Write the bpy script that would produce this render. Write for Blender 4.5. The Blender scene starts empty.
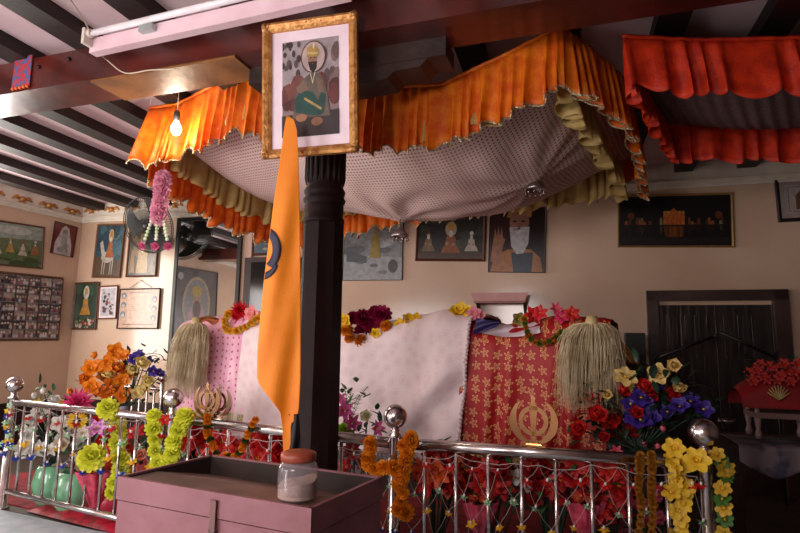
import bpy, math, random
from mathutils import Vector as V, Matrix, noise
PI = math.pi
sc = bpy.context.scene
col_ = sc.collection

# ---------------- camera ----------------
F_PX = 560.0
EYE = V((0, 0, 1.30))
pit, rol = math.radians(7.9), math.radians(0.9)
fw = V((0, math.cos(pit), math.sin(pit)))
r0 = V((1, 0, 0)); u0 = r0.cross(fw)
up = u0 * math.cos(rol) - r0 * math.sin(rol)
rt = r0 * math.cos(rol) + u0 * math.sin(rol)
cd = bpy.data.cameras.new('camera'); cam = bpy.data.objects.new('camera', cd); col_.objects.link(cam)
cd.sensor_width = 36; cd.lens = F_PX / 800 * 36; cd.clip_start = .02
mw = Matrix((rt, up, -fw)).transposed().to_4x4(); mw.translation = EYE
cam.matrix_world = mw
sc.camera = cam

def ray(px, py):
    return fw + rt * ((px - 400) / F_PX) - up * ((py - 266.5) / F_PX)
def atY(px, py, Y):
    d = ray(px, py); return EYE + d * (Y / d.y)
def atZ(px, py, z):
    d = ray(px, py); return EYE + d * ((z - EYE.z) / d.z)
def atP(px, py, P0, n):
    d = ray(px, py); return EYE + d * ((P0 - EYE).dot(n) / d.dot(n))
# room axes: U along the back wall (to the right), W into the room's depth
U = V((1, -.3, 0)).normalized(); W = V((.3, 1, 0)).normalized(); ZZ = V((0, 0, 1))
def R(a, b, z=0): return U * a + W * b + ZZ * z
def atB(px, py, b): return atP(px, py, W * b, W)
BW = 6.07
CEIL = 3.15

# ---------------- world, lights, exposure ----------------
w = bpy.data.worlds.new('world'); sc.world = w; w.use_nodes = True
w.node_tree.nodes['Background'].inputs[0].default_value = (.75, .85, 1, 1)
w.node_tree.nodes['Background'].inputs[1].default_value = .6
vs = sc.view_settings
vs.view_transform = 'Standard'; vs.look = 'None'; vs.exposure = 0.12; vs.gamma = 1; vs.use_curve_mapping = False

def area(name, pos, direction, sx, sy, power, color):
    l = bpy.data.lights.new(name, 'AREA'); l.shape = 'RECTANGLE'; l.size = sx; l.size_y = sy
    l.energy = power; l.color = color
    o = bpy.data.objects.new(name, l); col_.objects.link(o)
    o.location = pos; o.rotation_euler = V(direction).to_track_quat('-Z', 'Y').to_euler()
    return o
area('daylight_left_window', R(-6.80, .10, 1.65), U, 1.5, 1.7, 95, (1, .92, .88))
area('added_corner_window', R(-6.50, 4.42, 1.85), U, .9, 1.7, 68, (1, .93, .86))  # unseen window added to brighten the left back of the room
area('daylight_front_window', R(-1.14, -.93, 2.0), W, .75, .7, 38, (1, .92, .92))
area('daylight_door', R(-3.4, -.93, 1.15), W, 1.5, 2.1, 95, (1, .92, .92))

# ---------------- materials ----------------
def lin(h):
    h = h.lstrip('#'); c = [int(h[i:i+2], 16) / 255 for i in (0, 2, 4)]
    return tuple(x / 12.92 if x <= .04045 else ((x + .055) / 1.055) ** 2.4 for x in c) + (1,)
_mc = {}
def mat(c, rough=.6, metal=0, c2=None, scale=8, bump=0, bscale=30, detail=3, emit=0, alpha=1, trans=0, coat=0, sheen=0, tl=0, stretch=None, lo=.35, hi=.65, name=None):
    key = (c, rough, metal, c2, scale, bump, bscale, detail, emit, alpha, trans, coat, sheen, tl, stretch, lo, hi)
    if key in _mc: return _mc[key]
    m = bpy.data.materials.new(name or 'surface'); m.use_nodes = True
    nt = m.node_tree; N = nt.nodes; L = nt.links
    b = N['Principled BSDF']
    b.inputs['Roughness'].default_value = rough; b.inputs['Metallic'].default_value = metal
    tc = N.new('ShaderNodeTexCoord'); mp = N.new('ShaderNodeMapping'); L.new(tc.outputs['Object'], mp.inputs[0])
    if stretch: mp.inputs['Scale'].default_value = stretch
    nz = N.new('ShaderNodeTexNoise'); nz.inputs['Scale'].default_value = scale; nz.inputs['Detail'].default_value = detail
    L.new(mp.outputs[0], nz.inputs['Vector'])
    cr = N.new('ShaderNodeValToRGB'); L.new(nz.outputs['Fac'], cr.inputs[0])
    A = lin(c); B = lin(c2) if c2 else tuple(min(1, x * .86) for x in A[:3]) + (1,)
    cr.color_ramp.elements[0].position = lo; cr.color_ramp.elements[1].position = hi
    cr.color_ramp.elements[0].color = B; cr.color_ramp.elements[1].color = A
    L.new(cr.outputs[0], b.inputs['Base Color'])
    if bump:
        n2 = N.new('ShaderNodeTexNoise'); n2.inputs['Scale'].default_value = bscale; L.new(mp.outputs[0], n2.inputs['Vector'])
        bp = N.new('ShaderNodeBump'); bp.inputs['Strength'].default_value = bump; bp.inputs['Distance'].default_value = .01
        L.new(n2.outputs['Fac'], bp.inputs['Height']); L.new(bp.outputs[0], b.inputs['Normal'])
    if emit:
        b.inputs['Emission Color'].default_value = A; b.inputs['Emission Strength'].default_value = emit
    if alpha < 1: b.inputs['Alpha'].default_value = alpha
    if trans: b.inputs['Transmission Weight'].default_value = trans
    if coat: b.inputs['Coat Weight'].default_value = coat; b.inputs['Coat Roughness'].default_value = .15
    if sheen: b.inputs['Sheen Weight'].default_value = sheen
    if tl:
        t = N.new('ShaderNodeBsdfTranslucent'); L.new(cr.outputs[0], t.inputs[0])
        mx = N.new('ShaderNodeMixShader'); mx.inputs[0].default_value = tl
        L.new(b.outputs[0], mx.inputs[1]); L.new(t.outputs[0], mx.inputs[2])
        L.new(mx.outputs[0], N['Material Output'].inputs[0])
    _mc[key] = m
    return m

WHITE_W = mat('#d4b69c', .5, c2='#caa98e', scale=1.5, bump=.22, bscale=9, coat=.9, name='wall_paint')
CREAM = mat('#e6dccb', .55, name='cornice_paint')
CEILM = mat('#ecd2d4', .5, c2='#e0c0c4', scale=2, bump=.1, bscale=6, name='ceiling_boards')
JOIST = mat('#2c1d18', .55, c2='#1a100d', scale=3, stretch=(1, 1, 4), bump=.2, name='dark_wood')
BEAM = mat('#5a1f17', .32, c2='#3a120e', scale=3, bump=.25, bscale=9, name='beam_varnish', coat=.3)
DARKW = mat('#3a2520', .45, c2='#20120f', scale=4, bump=.3, bscale=20, name='dark_wood')
PILW = mat('#200c08', .62, c2='#120604', scale=4, bump=.1, bscale=10, name='pillar_wood')
PILW.node_tree.nodes['Principled BSDF'].inputs['Specular IOR Level'].default_value = .2
STEEL = mat('#dcd4d2', .22, 1, c2='#b8b0ae', name='steel')
GOLD = mat('#d8b070', .25, 1, c2='#b98a48', name='brass')
GILT = mat('#d29a58', .42, .45, c2='#a86c34', scale=30, bump=.5, bscale=60, name='gilt')

# ---------------- mesh builder ----------------
def link(o): col_.objects.link(o); return o
def wmat(o):
    m = o.matrix_basis.copy()
    while o.parent: o = o.parent; m = o.matrix_basis @ m
    return m
class MB:
    def __init__(s): s.v = []; s.f = []; s.m = []; s.cur = 0
    def M(s, i): s.cur = i; return s
    def vs(s, pts): k = len(s.v); s.v += [V(p) for p in pts]; return k
    def face(s, idx): s.f.append(tuple(idx)); s.m.append(s.cur)
    def poly(s, pts): k = s.vs(pts); s.face(range(k, k + len(pts))); return s
    def box(s, c, sx, sy, sz, X=V((1,0,0)), Y=V((0,1,0)), Z=V((0,0,1))):
        c = V(c); k = len(s.v)
        for dz in (-.5, .5):
            for dy in (-.5, .5):
                for dx in (-.5, .5): s.v.append(c + X*sx*dx + Y*sy*dy + Z*sz*dz)
        for f in ((0,2,3,1),(4,5,7,6),(0,1,5,4),(2,6,7,3),(0,4,6,2),(1,3,7,5)): s.face([k+i for i in f])
        return s
    def grid(s, fn, nu, nv, closeu=False):
        k = len(s.v)
        for i in range(nu + (0 if closeu else 1)):
            for j in range(nv + 1): s.v.append(V(fn(i / nu, j / nv)))
        n = nu if closeu else nu + 1
        for i in range(nu):
            for j in range(nv):
                a = k + i*(nv+1) + j; b = k + ((i+1) % n)*(nv+1) + j
                s.face((a, b, b+1, a+1))
        return s
    def tube(s, path, r, n=8, caps=True):
        path = [V(p) for p in path]; m = len(path)
        rs = r if isinstance(r, (list, tuple)) else [r]*m
        k = len(s.v); prev = None
        for i, p in enumerate(path):
            t = (path[min(i+1, m-1)] - path[max(i-1, 0)]).normalized()
            if prev is None:
                a = t.cross(V((0,0,1)));
                if a.length < .05: a = t.cross(V((1,0,0)))
                a.normalize()
            else:
                a = prev - t * prev.dot(t)
                a = a.normalized() if a.length > 1e-6 else t.orthogonal().normalized()
            prev = a; b = t.cross(a)
            for q in range(n):
                th = 2*PI*q/n; s.v.append(p + (a*math.cos(th) + b*math.sin(th))*rs[i])
        for i in range(m-1):
            for q in range(n):
                s.face((k+i*n+q, k+i*n+(q+1)%n, k+(i+1)*n+(q+1)%n, k+(i+1)*n+q))
        if caps:
            s.face([k+q for q in range(n)][::-1]); s.face([k+(m-1)*n+q for q in range(n)])
        return s
    def lathe(s, prof, o=V((0,0,0)), n=20, X=V((1,0,0)), Y=V((0,1,0)), Z=V((0,0,1)), rot=0):
        k = len(s.v); o = V(o)
        for r, z in prof:
            for q in range(n):
                th = 2*PI*q/n + rot; s.v.append(o + (X*math.cos(th) + Y*math.sin(th))*r + Z*z)
        for i in range(len(prof)-1):
            for q in range(n): s.face((k+i*n+q, k+i*n+(q+1)%n, k+(i+1)*n+(q+1)%n, k+(i+1)*n+q))
        if prof[0][0] > 1e-5: s.face([k+q for q in range(n)][::-1])
        if prof[-1][0] > 1e-5: s.face([k+(len(prof)-1)*n+q for q in range(n)])
        return s
    def ball(s, c, r, n=16, sc=(1,1,1)):
        m = n // 2
        return s.lathe([(max(1e-6, r*math.sin(PI*i/m)), -r*math.cos(PI*i/m)) for i in range(m+1)], c, n, V((sc[0],0,0)), V((0,sc[1],0)), V((0,0,sc[2])))
    def ext(s, pts, d):
        "flat outline extruded by the vector d"
        pts = [V(p) for p in pts]; n = len(pts); k = s.vs(pts + [p + V(d) for p in pts])
        s.face(range(k, k+n)); s.face([k+n+i for i in range(n)][::-1])
        for i in range(n): s.face((k+i, k+n+i, k+n+(i+1)%n, k+(i+1)%n))
        return s
    def strip(s, outer, inner, d):
        "closed or open ribbon between two rows of points, extruded by d"
        n = len(outer); d = V(d)
        k = s.vs([V(p) for p in outer] + [V(p) for p in inner] + [V(p)+d for p in outer] + [V(p)+d for p in inner])
        for i in range(n-1):
            j = i+1
            s.face((k+i, k+j, k+n+j, k+n+i)); s.face((k+2*n+i, k+3*n+i, k+3*n+j, k+2*n+j))
            s.face((k+i, k+2*n+i, k+2*n+j, k+j)); s.face((k+n+i, k+n+j, k+3*n+j, k+3*n+i))
        return s
    def mesh(s, name, mats, smooth=True, xf=None, merge=False):
        me = bpy.data.meshes.new(name)
        vv = [xf @ p for p in s.v] if xf else s.v
        me.from_pydata([tuple(p) for p in vv], [], s.f)
        for m in (mats if isinstance(mats, (list, tuple)) else [mats]): me.materials.append(m)
        me.polygons.foreach_set('material_index', s.m)
        me.polygons.foreach_set('use_smooth', [smooth]*len(s.f))
        me.update()
        return me
    def build(s, name, mats, parent=None, smooth=False, loc=None, local=False):
        if parent is not None:
            xf = None if local else wmat(parent).inverted()
            o = bpy.data.objects.new(name, s.mesh(name, mats, smooth, xf)); link(o); o.parent = parent
            return o
        if loc is None:
            xs = [p.x for p in s.v]; ys = [p.y for p in s.v]; zs = [p.z for p in s.v]
            loc = V(((min(xs)+max(xs))/2, (min(ys)+max(ys))/2, min(zs)))
        o = bpy.data.objects.new(name, s.mesh(name, mats, smooth, Matrix.Translation(-V(loc)))); link(o); o.location = loc
        return o
def tag(o, label=None, cat=None, group=None, kind=None):
    if label: o['label'] = label
    if cat: o['category'] = cat
    if group: o['group'] = group
    if kind: o['kind'] = kind
    return o
def empty(name, loc, label, cat, group=None, mtx=None):
    o = bpy.data.objects.new(name, None); link(o); o.empty_display_size = .05
    if mtx is not None: o.matrix_basis = mtx
    else: o.location = loc
    return tag(o, label, cat, group)
def struct(name, mb, m, parent=None, smooth=False):
    o = mb.build(name, m, parent, smooth)
    if parent is None: o['kind'] = 'structure'
    return o
def inst(name, me, parent, M):
    o = bpy.data.objects.new(name, me); link(o); o.parent = parent
    o.matrix_basis = wmat(parent).inverted() @ M
    return o
def orient(p, z, s=1, spin=0):
    q = V(z).normalized().to_track_quat('Z', 'Y')
    return Matrix.Translation(V(p)) @ q.to_matrix().to_4x4() @ Matrix.Rotation(spin, 4, 'Z') @ Matrix.Scale(s, 4)
def bez(pts, n):
    "Catmull-Rom through the points"
    pts = [V(p) for p in pts]; q = [pts[0]*2-pts[1]] + pts + [pts[-1]*2-pts[-2]]; out = []
    seg = len(pts)-1
    for i in range(n+1):
        t = i/n*seg; k = min(int(t), seg-1); t -= k
        a, b, c, d = q[k:k+4]
        out.append(.5*((2*b) + (c-a)*t + (2*a-5*b+4*c-d)*t*t + (3*b-a-3*c+d)*t**3))
    return out
# ---------------- the room ----------------
C0 = atB(78, 267, BW); C0.z = 0                      # left back corner
LD = V((.42, 1, 0)).normalized(); LN = V((LD.y, -LD.x, 0))   # left wall direction and inward normal
def atL(px, py): return atP(px, py, C0, LN)
aL = C0.dot(U)
def wall(name, P0, P1, n_out, openings, h=CEIL, th=.15, m=None):
    D = (P1 - P0).normalized(); Ln = (P1 - P0).length
    xs = sorted({0, Ln} | {o[0] for o in openings} | {o[1] for o in openings})
    zs = sorted({0, h} | {o[2] for o in openings} | {o[3] for o in openings})
    mb = MB()
    for i in range(len(xs)-1):
        for j in range(len(zs)-1):
            cx = (xs[i]+xs[i+1])/2; cz = (zs[j]+zs[j+1])/2
            if any(o[0] < cx < o[1] and o[2] < cz < o[3] for o in openings): continue
            mb.box(P0 + D*cx + ZZ*cz + n_out*th/2, xs[i+1]-xs[i], th, zs[j+1]-zs[j], D, n_out, ZZ)
    return struct(name, mb, m or WHITE_W)
aR = 2.9; bF = -1.0
wall('wall_back', R(aL, BW), R(aR, BW), W, [])
Lend = C0 - LD * ((C0.dot(W) - bF) / LD.dot(W))
LL = (C0 - Lend).length
wall('wall_left', C0, Lend, -LN, [(1.15, 2.15, 1.0, 2.7), (5.2, 6.8, .8, 2.5)])  # first opening is added for the corner light
wall('wall_right', R(aR, BW), R(aR, bF), U, [], m=mat('#5a4640', .6, name='low_bounce_paint'))  # out of view, darkened to limit bounce light on the right
a0 = Lend.dot(U)
wall('wall_front', R(a0, bF), R(aR, bF), -W, [(-1.52 - a0, -.76 - a0, 1.64, 2.36), (-4.2 - a0, -2.6 - a0, .08, 2.23)])
fl = MB(); fl.box(R((a0+aR)/2, (BW+bF)/2, -.05), aR-a0+.3, BW-bF+.3, .1, U, W, ZZ)
struct('floor', fl, mat('#4a3a34', .5, c2='#33261f', scale=3, name='floor_boards'))
cl = MB(); cl.box(R((a0+aR)/2, (BW+bF)/2, CEIL+.05), aR-a0+.3, BW-bF+.3, .1, U, W, ZZ)
struct('ceiling', cl, CEILM)
# joists: anchor one on the photographed strip
JB = 3.06
ja = atZ(90, 98, JB).dot(U)
k0 = int(math.floor((a0 - ja) / .56)) + 1; tn = 1
while ja + k0*.56 < aR - .1:
    a = ja + k0*.56; k0 += 1
    b1 = BW - .02
    mb = MB()
    # where the joist starts on the slanted left wall
    if a < aL:
        t = (aL - a) ; b1 = BW - t / max(1e-6, (LD.dot(U)/LD.dot(W))) if LD.dot(U) > 0 else BW
        if b1 < bF + .3: continue
    mb.box(R(a, (b1+bF)/2, (JB+CEIL)/2+.005), .165, b1-bF, CEIL-JB+.01, U, W, ZZ)
    struct('trim_%d' % tn, mb, JOIST); tn += 1
# main beam
BZ0, BZ1 = 2.85, JB
pA = atZ(0, 95, BZ0); pB = atZ(630, -15, BZ0)
BD = (pB - pA); BD.z = 0; BD.normalize(); BN = V((-BD.y, BD.x, 0))
BLt = (V((0,0,0)) - pA).dot(BD)
def onbeam(x, off=0, z=BZ0): return V((pA.x, pA.y, 0)) + BD*x + BN*off + ZZ*z
mb = MB()
mb.box(onbeam(1.0, .14, (BZ0+BZ1)/2), 9.2, .28, BZ1-BZ0, BD, BN, ZZ)
beam = struct('trim_%d' % tn, mb, BEAM); tn += 1
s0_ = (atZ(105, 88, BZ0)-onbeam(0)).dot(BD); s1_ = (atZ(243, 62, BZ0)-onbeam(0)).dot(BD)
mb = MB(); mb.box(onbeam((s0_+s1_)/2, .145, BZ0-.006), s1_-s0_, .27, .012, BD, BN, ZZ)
mb.build('bulb_lit_soffit', mat('#94602f', .5, c2='#6e4220', scale=5, bump=.2, name='bulb_lit_plank'), beam)  # plank under the beam; its tan also holds the bulb's warm light
# cornices with gilt relief
def cornice(P0, P1, n_in, motifs):
    global tn
    D = (P1-P0).normalized(); Ln = (P1-P0).length
    prof = [(0, 2.90), (.03, 2.90), (.035, 2.92), (.05, 2.93), (.055, 2.945), (.075, 2.96), (.075, 2.97), (.045, 2.98), (.045, CEIL), (0, CEIL)]
    mb = MB(); rows = [[P0 + D*s + n_in*x + ZZ*z for x, z in prof] for s in (0, Ln)]
    k = mb.vs(rows[0] + rows[1]); n = len(prof)
    for i in range(n): mb.face((k+i, k+(i+1) % n, k+n+(i+1) % n, k+n+i))
    mb.face(range(k, k+n)); mb.face(range(k+n, k+2*n))
    o = struct('trim_%d' % tn, mb, CREAM); tn += 1
    g = MB()
    for s in motifs:
        c = P0 + D*s + n_in*.05 + ZZ*(3.025 if n_in == LN else 3.06)
        g.ball(c, .042, 8, (1, 1, .9))
        for q in (-1, 1):
            g.tube([c + D*q*.03, c + D*q*.075 + ZZ*.02, c + D*q*.125 - ZZ*.01], [.018, .026, .012], 6)
            g.tube([c - ZZ*.02, c + D*q*.05 - ZZ*.04], [.012, .006], 6)
    if motifs: g.build('relief', GILT, o, True)
mot = [s for s in [i*.34+.2 for i in range(40)]]
Lw = (R(aR, BW) - R(aL, BW)).length
cornice(R(aL, BW), R(aR, BW), -W, [s for s in mot if s < 3.2])
cornice(C0, Lend, LN, [s for s in mot if s < 5.2])
# baseboard: dark skirting
bb = MB(); bb.box(R((aL+aR)/2, BW-.012, .26), aR-aL, .024, .52, U, W, ZZ)
struct('baseboard_back', bb, mat('#3a1c18', .5, c2='#241210', scale=3, name='dado_paint'))
bb = MB(); bb.box(C0 - LD*LL/2 + LN*.012 + ZZ*.26, LL, .024, .52, LD, LN, ZZ)
struct('baseboard_left', bb, mat('#3a1c18', .5, c2='#241210', scale=3, name='dado_paint'))

# ---------------- pillar ----------------
pc = atY(321, 300, 2.96); pc.z = 0
pr = .108
pil = empty('pillar', pc, 'dark carved wooden pillar standing behind the orange flag', 'pillar')
H0 = 2.30
q = PI/8
mb = MB(); mb.lathe([(pr*1.25, 0), (pr*1.25, .25), (pr*1.08, .30), (pr*1.06, 1.0), (pr*1.02, 1.93)], pc, 8, rot=q+.3)
mb.build('shaft', PILW, pil)
mb = MB(); mb.lathe([(pr*.95, 1.93), (pr*1.02, 1.94), (pr*1.03, 1.955), (pr*.94, 1.97), (pr*.97, 2.0), (pr*.97, 2.03), (pr*.93, 2.04), (pr*1.03, 2.05), (pr*1.06, 2.065), (pr*.96, 2.08), (pr*1.0, 2.095), (pr*1.04, 2.11), (pr*.9, 2.14), (pr*.95, 2.16), (pr*.95, 2.42), (pr*1.15, 2.46), (pr*1.2, BZ0-.35), (pr*1.2, BZ0-.15)], pc, 32)
mb.build('turned_capital', PILW, pil, True)
mb = MB()
for t in range(20):
    th = 2*PI*t/20; mb.tube([pc + V((math.cos(th), math.sin(th), 0))*pr*.93 + ZZ*z for z in (2.15, 2.18, 2.37, 2.41)], [.004, .012, .012, .004], 6)
mb.build('reeding', PILW, pil, True)
mb = MB(); mb.box(pc + ZZ*(BZ0-.05) + BD*.12, 1.15, .19, .10, BD, BN, ZZ)
mb.ext([pc + ZZ*(BZ0-.10) + BD*x - BN*.09 + ZZ*z for x, z in ((-.36, 0), (.60, 0), (.56, -.04), (.42, -.045), (.38, -.08), (.2, -.09), (-.2, -.09), (-.3, -.07))], BN*.18)
mb.build('bracket', DARKW, pil)
# ---------------- canopy of cloth over the shrine ----------------
ORANGE = mat('#f28210', .5, c2='#de5c08', scale=14, bump=.3, bscale=90, tl=.25, name='orange_satin')
ORANGE_R = mat('#de3608', .6, c2='#b82206', scale=14, bump=.3, bscale=90, tl=.15, name='red_orange_satin')
LINING = mat('#dcc07c', .7, c2='#c9a860', scale=10, bump=.2, bscale=60, tl=.25, name='cream_lining')
SILVER = mat('#e6d7b4', .3, .8, c2='#9a8a60', scale=90, bump=1, bscale=120, name='tinsel')
def resample(path, ds=.01):
    out = []; path = [V(p) for p in path]
    L = [0]
    for a, b in zip(path, path[1:]): L.append(L[-1] + (b-a).length)
    n = max(8, int(L[-1]/ds)); k = 0
    for i in range(n+1):
        s = L[-1]*i/n
        while k < len(L)-2 and s > L[k+1]: k += 1
        t = (s-L[k])/max(1e-9, L[k+1]-L[k]); out.append((path[k].lerp(path[k+1], t), s))
    return out, L[-1]
def valance(path, drop, wl=.11, amp=.028, seed=1, trim=True, rows=10, side=1, flare=.03):
    pts, LT = resample(path, .009)
    rnd = random.Random(seed); ph = [rnd.uniform(0, 6.28) for _ in range(8)]
    top = MB(); tr = MB(); n = len(pts); grid = []
    for i, (p, s) in enumerate(pts):
        a = pts[max(i-3, 0)][0]; b = pts[min(i+3, n-1)][0]; t = (b-a); t.z = 0; t.normalize()
        nr = V((t.y, -t.x, 0))*side
        phase = 2*PI*s/wl + 1.9*math.sin(2*PI*s/(wl*3.7)+ph[0]) + 1.2*math.sin(2*PI*s/(wl*6.1)+ph[1])
        am = amp*(1 + .45*math.sin(2*PI*s/(wl*4.3)+ph[2]))
        d = drop(s/LT) if callable(drop) else drop
        d *= 1 + .05*math.sin(2*PI*s/(wl*2.6)+ph[3]) + .05*math.sin(phase+1)
        row = []
        for j in range(rows+1):
            v = j/rows
            w_ = math.sin(phase + .5*math.sin(3*v+ph[4]))
            w_ = math.copysign(abs(w_)**.75, w_)
            off = am*(.12 + .88*v**.8)*w_ + (flare(s/LT) if callable(flare) else flare)*v
            tang = am*.6*v*math.cos(phase)
            row.append(p + nr*off + t*tang - ZZ*d*v)
        grid.append(row)
    k = len(top.v)
    for r in grid: top.v += r
    m = rows+1
    for i in range(n-1):
        for j in range(rows): top.face((i*m+j, (i+1)*m+j, (i+1)*m+j+1, i*m+j+1))
    hem = [r[-1] for r in grid]
    if trim: tr.tube(hem[::1], .0065, 4)
    band = MB(); band.tube([r[0] for r in grid][::4], .012, 5)
    return top, tr, band
def shell(o, th=.002):
    m = o.modifiers.new('thickness', 'SOLIDIFY'); m.thickness = th; m.offset = 0
cl_ = atY(150, 108, 4.0); cr_ = atY(562, 25, 2.78)
cM = atY(622, 74, 3.35); cRR = atY(638, 148, 4.85); cLB = atY(292, 200, 5.75)
front_path = [cl_, atY(178, 104, 3.95), atY(212, 86, 3.82), atY(242, 70, 3.66), atY(300, 84, 3.45), atY(362, 88, 3.27), atY(440, 85, 3.06), atY(505, 55, 2.9), cr_]
can = empty('cloth_canopy', V(((cl_.x+cRR.x)/2, 4.3, 2.3)), 'large suspended cloth canopy with bright orange pleated frill over the shrine', 'canopy')
t, tr, bd = valance(front_path, lambda u: .50 - .14*u if u < .9 else .37, seed=3, wl=.078, amp=.026, flare=lambda u: .03 + .14*max(0, 1-u*5))
o = t.build('front_frill', ORANGE, can, True); shell(o); tr.build('tinsel_trim', SILVER, o); bd.build('cord', ORANGE, o, True)
t, tr, bd = valance([cr_, atY(594, 49, 3.0), cM, atY(632, 105, 3.9), cRR], lambda u: .36+.1*u, seed=5, amp=.035, wl=.1)
o = t.build('side_frill', ORANGE, can, True); shell(o); tr.build('tinsel_trim', SILVER, o)
t, tr, bd = valance([cRR, atY(520, 172, 5.1), atY(385, 182, 5.45), cLB], lambda u: .27 + .27*u, seed=7)
o = t.build('rear_frill', ORANGE, can, True); shell(o); tr.build('tinsel_trim', SILVER, o)
t, tr, bd = valance([cLB, atY(222, 168, 4.9), cl_ + V((.02, .03, -.01))], .52, seed=8, amp=.024)
o = t.build('side_frill', ORANGE, can, True); shell(o); tr.build('tinsel_trim', SILVER, o)
def inn(p, d=.07):
    c = V((.2, 4.35, p.z)); e = (c - p).normalized(); return p + e*d - ZZ*.02
# lining frills
t, tr, bd = valance([inn(cr_, .10), inn(atY(592, 60, 3.1), .12), inn(atY(608, 95, 3.8), .1), inn(cRR, .2)], lambda u: .36 + .12*u, seed=11, amp=.05, trim=False, wl=.13)
shell(t.build('lining_frill', LINING, can, True))
t, tr, bd = valance([inn(cRR, .15), inn(atY(520, 172, 5.1), .08), inn(atY(385, 182, 5.45), .08), inn(cLB, .08)], lambda u: .44 - .22*u, seed=12, trim=False)
shell(t.build('lining_frill', LINING, can, True))
t, tr, bd = valance([inn(cLB), inn(atY(222, 168, 4.9)), inn(cl_)], .33, seed=13, trim=False)
shell(t.build('lining_frill', LINING, can, True))
t, tr, bd = valance([inn(p, .05) for p in front_path], .34, seed=14, trim=False)
shell(t.build('lining_frill', LINING, can, True))
# patterned underside cloth
def printed_cloth():
    m = bpy.data.materials.new('printed_cloth'); m.use_nodes = True; nt = m.node_tree; N = nt.nodes; L = nt.links
    b = N['Principled BSDF']; b.inputs['Roughness'].default_value = .8
    tc = N.new('ShaderNodeTexCoord'); mp = N.new('ShaderNodeMapping'); mp.inputs['Rotation'].default_value = (0, 0, .5); mp.inputs['Scale'].default_value = (40, 40, 0)
    L.new(tc.outputs['Object'], mp.inputs[0])
    vo = N.new('ShaderNodeTexVoronoi'); vo.inputs['Scale'].default_value = 1; vo.inputs['Randomness'].default_value = .0; L.new(mp.outputs[0], vo.inputs['Vector'])
    cr = N.new('ShaderNodeValToRGB'); L.new(vo.outputs['Distance'], cr.inputs[0])
    e = cr.color_ramp.elements; e[0].position = .20; e[0].color = lin('#b8404e'); e[1].position = .30; e[1].color = lin('#e6d2c8')
    L.new(cr.outputs[0], b.inputs['Base Color'])
    t = N.new('ShaderNodeBsdfTranslucent'); L.new(cr.outputs[0], t.inputs[0]); mx = N.new('ShaderNodeMixShader'); mx.inputs[0].default_value = .12
    L.new(b.outputs[0], mx.inputs[1]); L.new(t.outputs[0], mx.inputs[2]); L.new(mx.outputs[0], N['Material Output'].inputs[0])
    return m
PRINT = printed_cloth()
FP = bez(front_path, 40); BP = bez([cLB, atY(385, 182, 5.45), atY(520, 172, 5.1), cRR], 40)
def lerp_path(P, s):
    x = s*(len(P)-1); k = min(int(x), len(P)-2); return P[k].lerp(P[k+1], x-k)
bellA = V((.0, 4.35, 0)); 
def under(s, t):
    a = lerp_path(FP, s) + V((0, .04, -.03)); b = lerp_path(BP, s) - V((0, .04, .03)); p = a.lerp(b, t)
    sag = .56*(max(0, math.sin(PI*s)))**.55*(max(0, math.sin(PI*t)))**.55
    p = V((p.x, p.y, p.z - .03 - sag))
    # folds running to the gathered points
    for (gx, gy, am) in ((0.0, 4.40, .05), (.93, 3.80, .05)):
        dx, dy = p.x-gx, p.y-gy; r = math.hypot(dx, dy)
        th = math.atan2(dy, dx)
        p.z -= am*math.exp(-r/.10)
        p.z += .016*math.sin(th*9 + 2*math.sin(r*5))*math.exp(-((r-.35)/.3)**2)
    p.z += .012*noise.noise(V((p.x*3, p.y*3, 0)))*min(1, 6*s*(1-s))*min(1, 6*t*(1-t))
    return p
mb = MB(); mb.grid(under, 110, 70)
o = mb.build('underside_cloth', PRINT, can, True)
CORDM = mat('#b8a890', .6)
cord = MB(); cord.tube([cr_, atY(573, 10, 2.8), V((atY(573,10,2.8).x, 2.8, BZ0))+V((0,.1,.2))], .004, 5); cord.build('hanging_cord', CORDM, can)
for p, q in ((cRR, V((cRR.x, cRR.y, CEIL))), (cLB, V((cLB.x, cLB.y, CEIL))), (cl_, V((cl_.x, cl_.y, CEIL)))):
    cord = MB(); cord.tube([p, q], .003, 5); cord.build('hanging_cord', CORDM, can)

# second canopy at the right
def z2(px, py, Y): return atY(px, py, Y)
c2 = empty('cloth_canopy', V((2.6, 3.9, 2.7)), 'second dimmer red-orange frilled canopy hanging on the right over the door side', 'canopy')
q1 = atZ(622, 36, 2.96); q2 = atZ(700, 40, 2.96); q3 = atZ(870, 36, 2.96); q4 = atZ(850, 118, 2.96); q5 = atZ(668, 118, 2.96)
t, tr, bd = valance([q1, atZ(660, 38, 2.96), q2, q3], lambda u: .31 + .03*u, seed=21, wl=.14, trim=False)
o = t.build('front_frill', ORANGE_R, c2, True); shell(o); bd.build('cord', ORANGE_R, o, True)
t, tr, bd = valance([q1, q5], .33, seed=22, trim=False); shell(t.build('side_frill', ORANGE_R, c2, True))
t, tr, bd = valance([q5, q4], .33, seed=23, trim=False, wl=.14); shell(t.build('rear_frill', ORANGE_R, c2, True))
mb = MB()
def un2(s, t):
    a = q1.lerp(q3, s) + W*.06 - ZZ*.04; b = q5.lerp(q4, s) - W*.06 - ZZ*.04; p = a.lerp(b, t); p = V(p)
    p.z -= .03 + .16*(math.sin(PI*s)*math.sin(PI*t))**.6 + .006*math.sin(s*90)
    return p
mb.grid(un2, 90, 20); mb.build('underside_cloth', mat('#8a6f6c', .8, c2='#4a2f30', scale=60, stretch=(8, 1, 1), name='striped_cloth'), c2, True)

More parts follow.
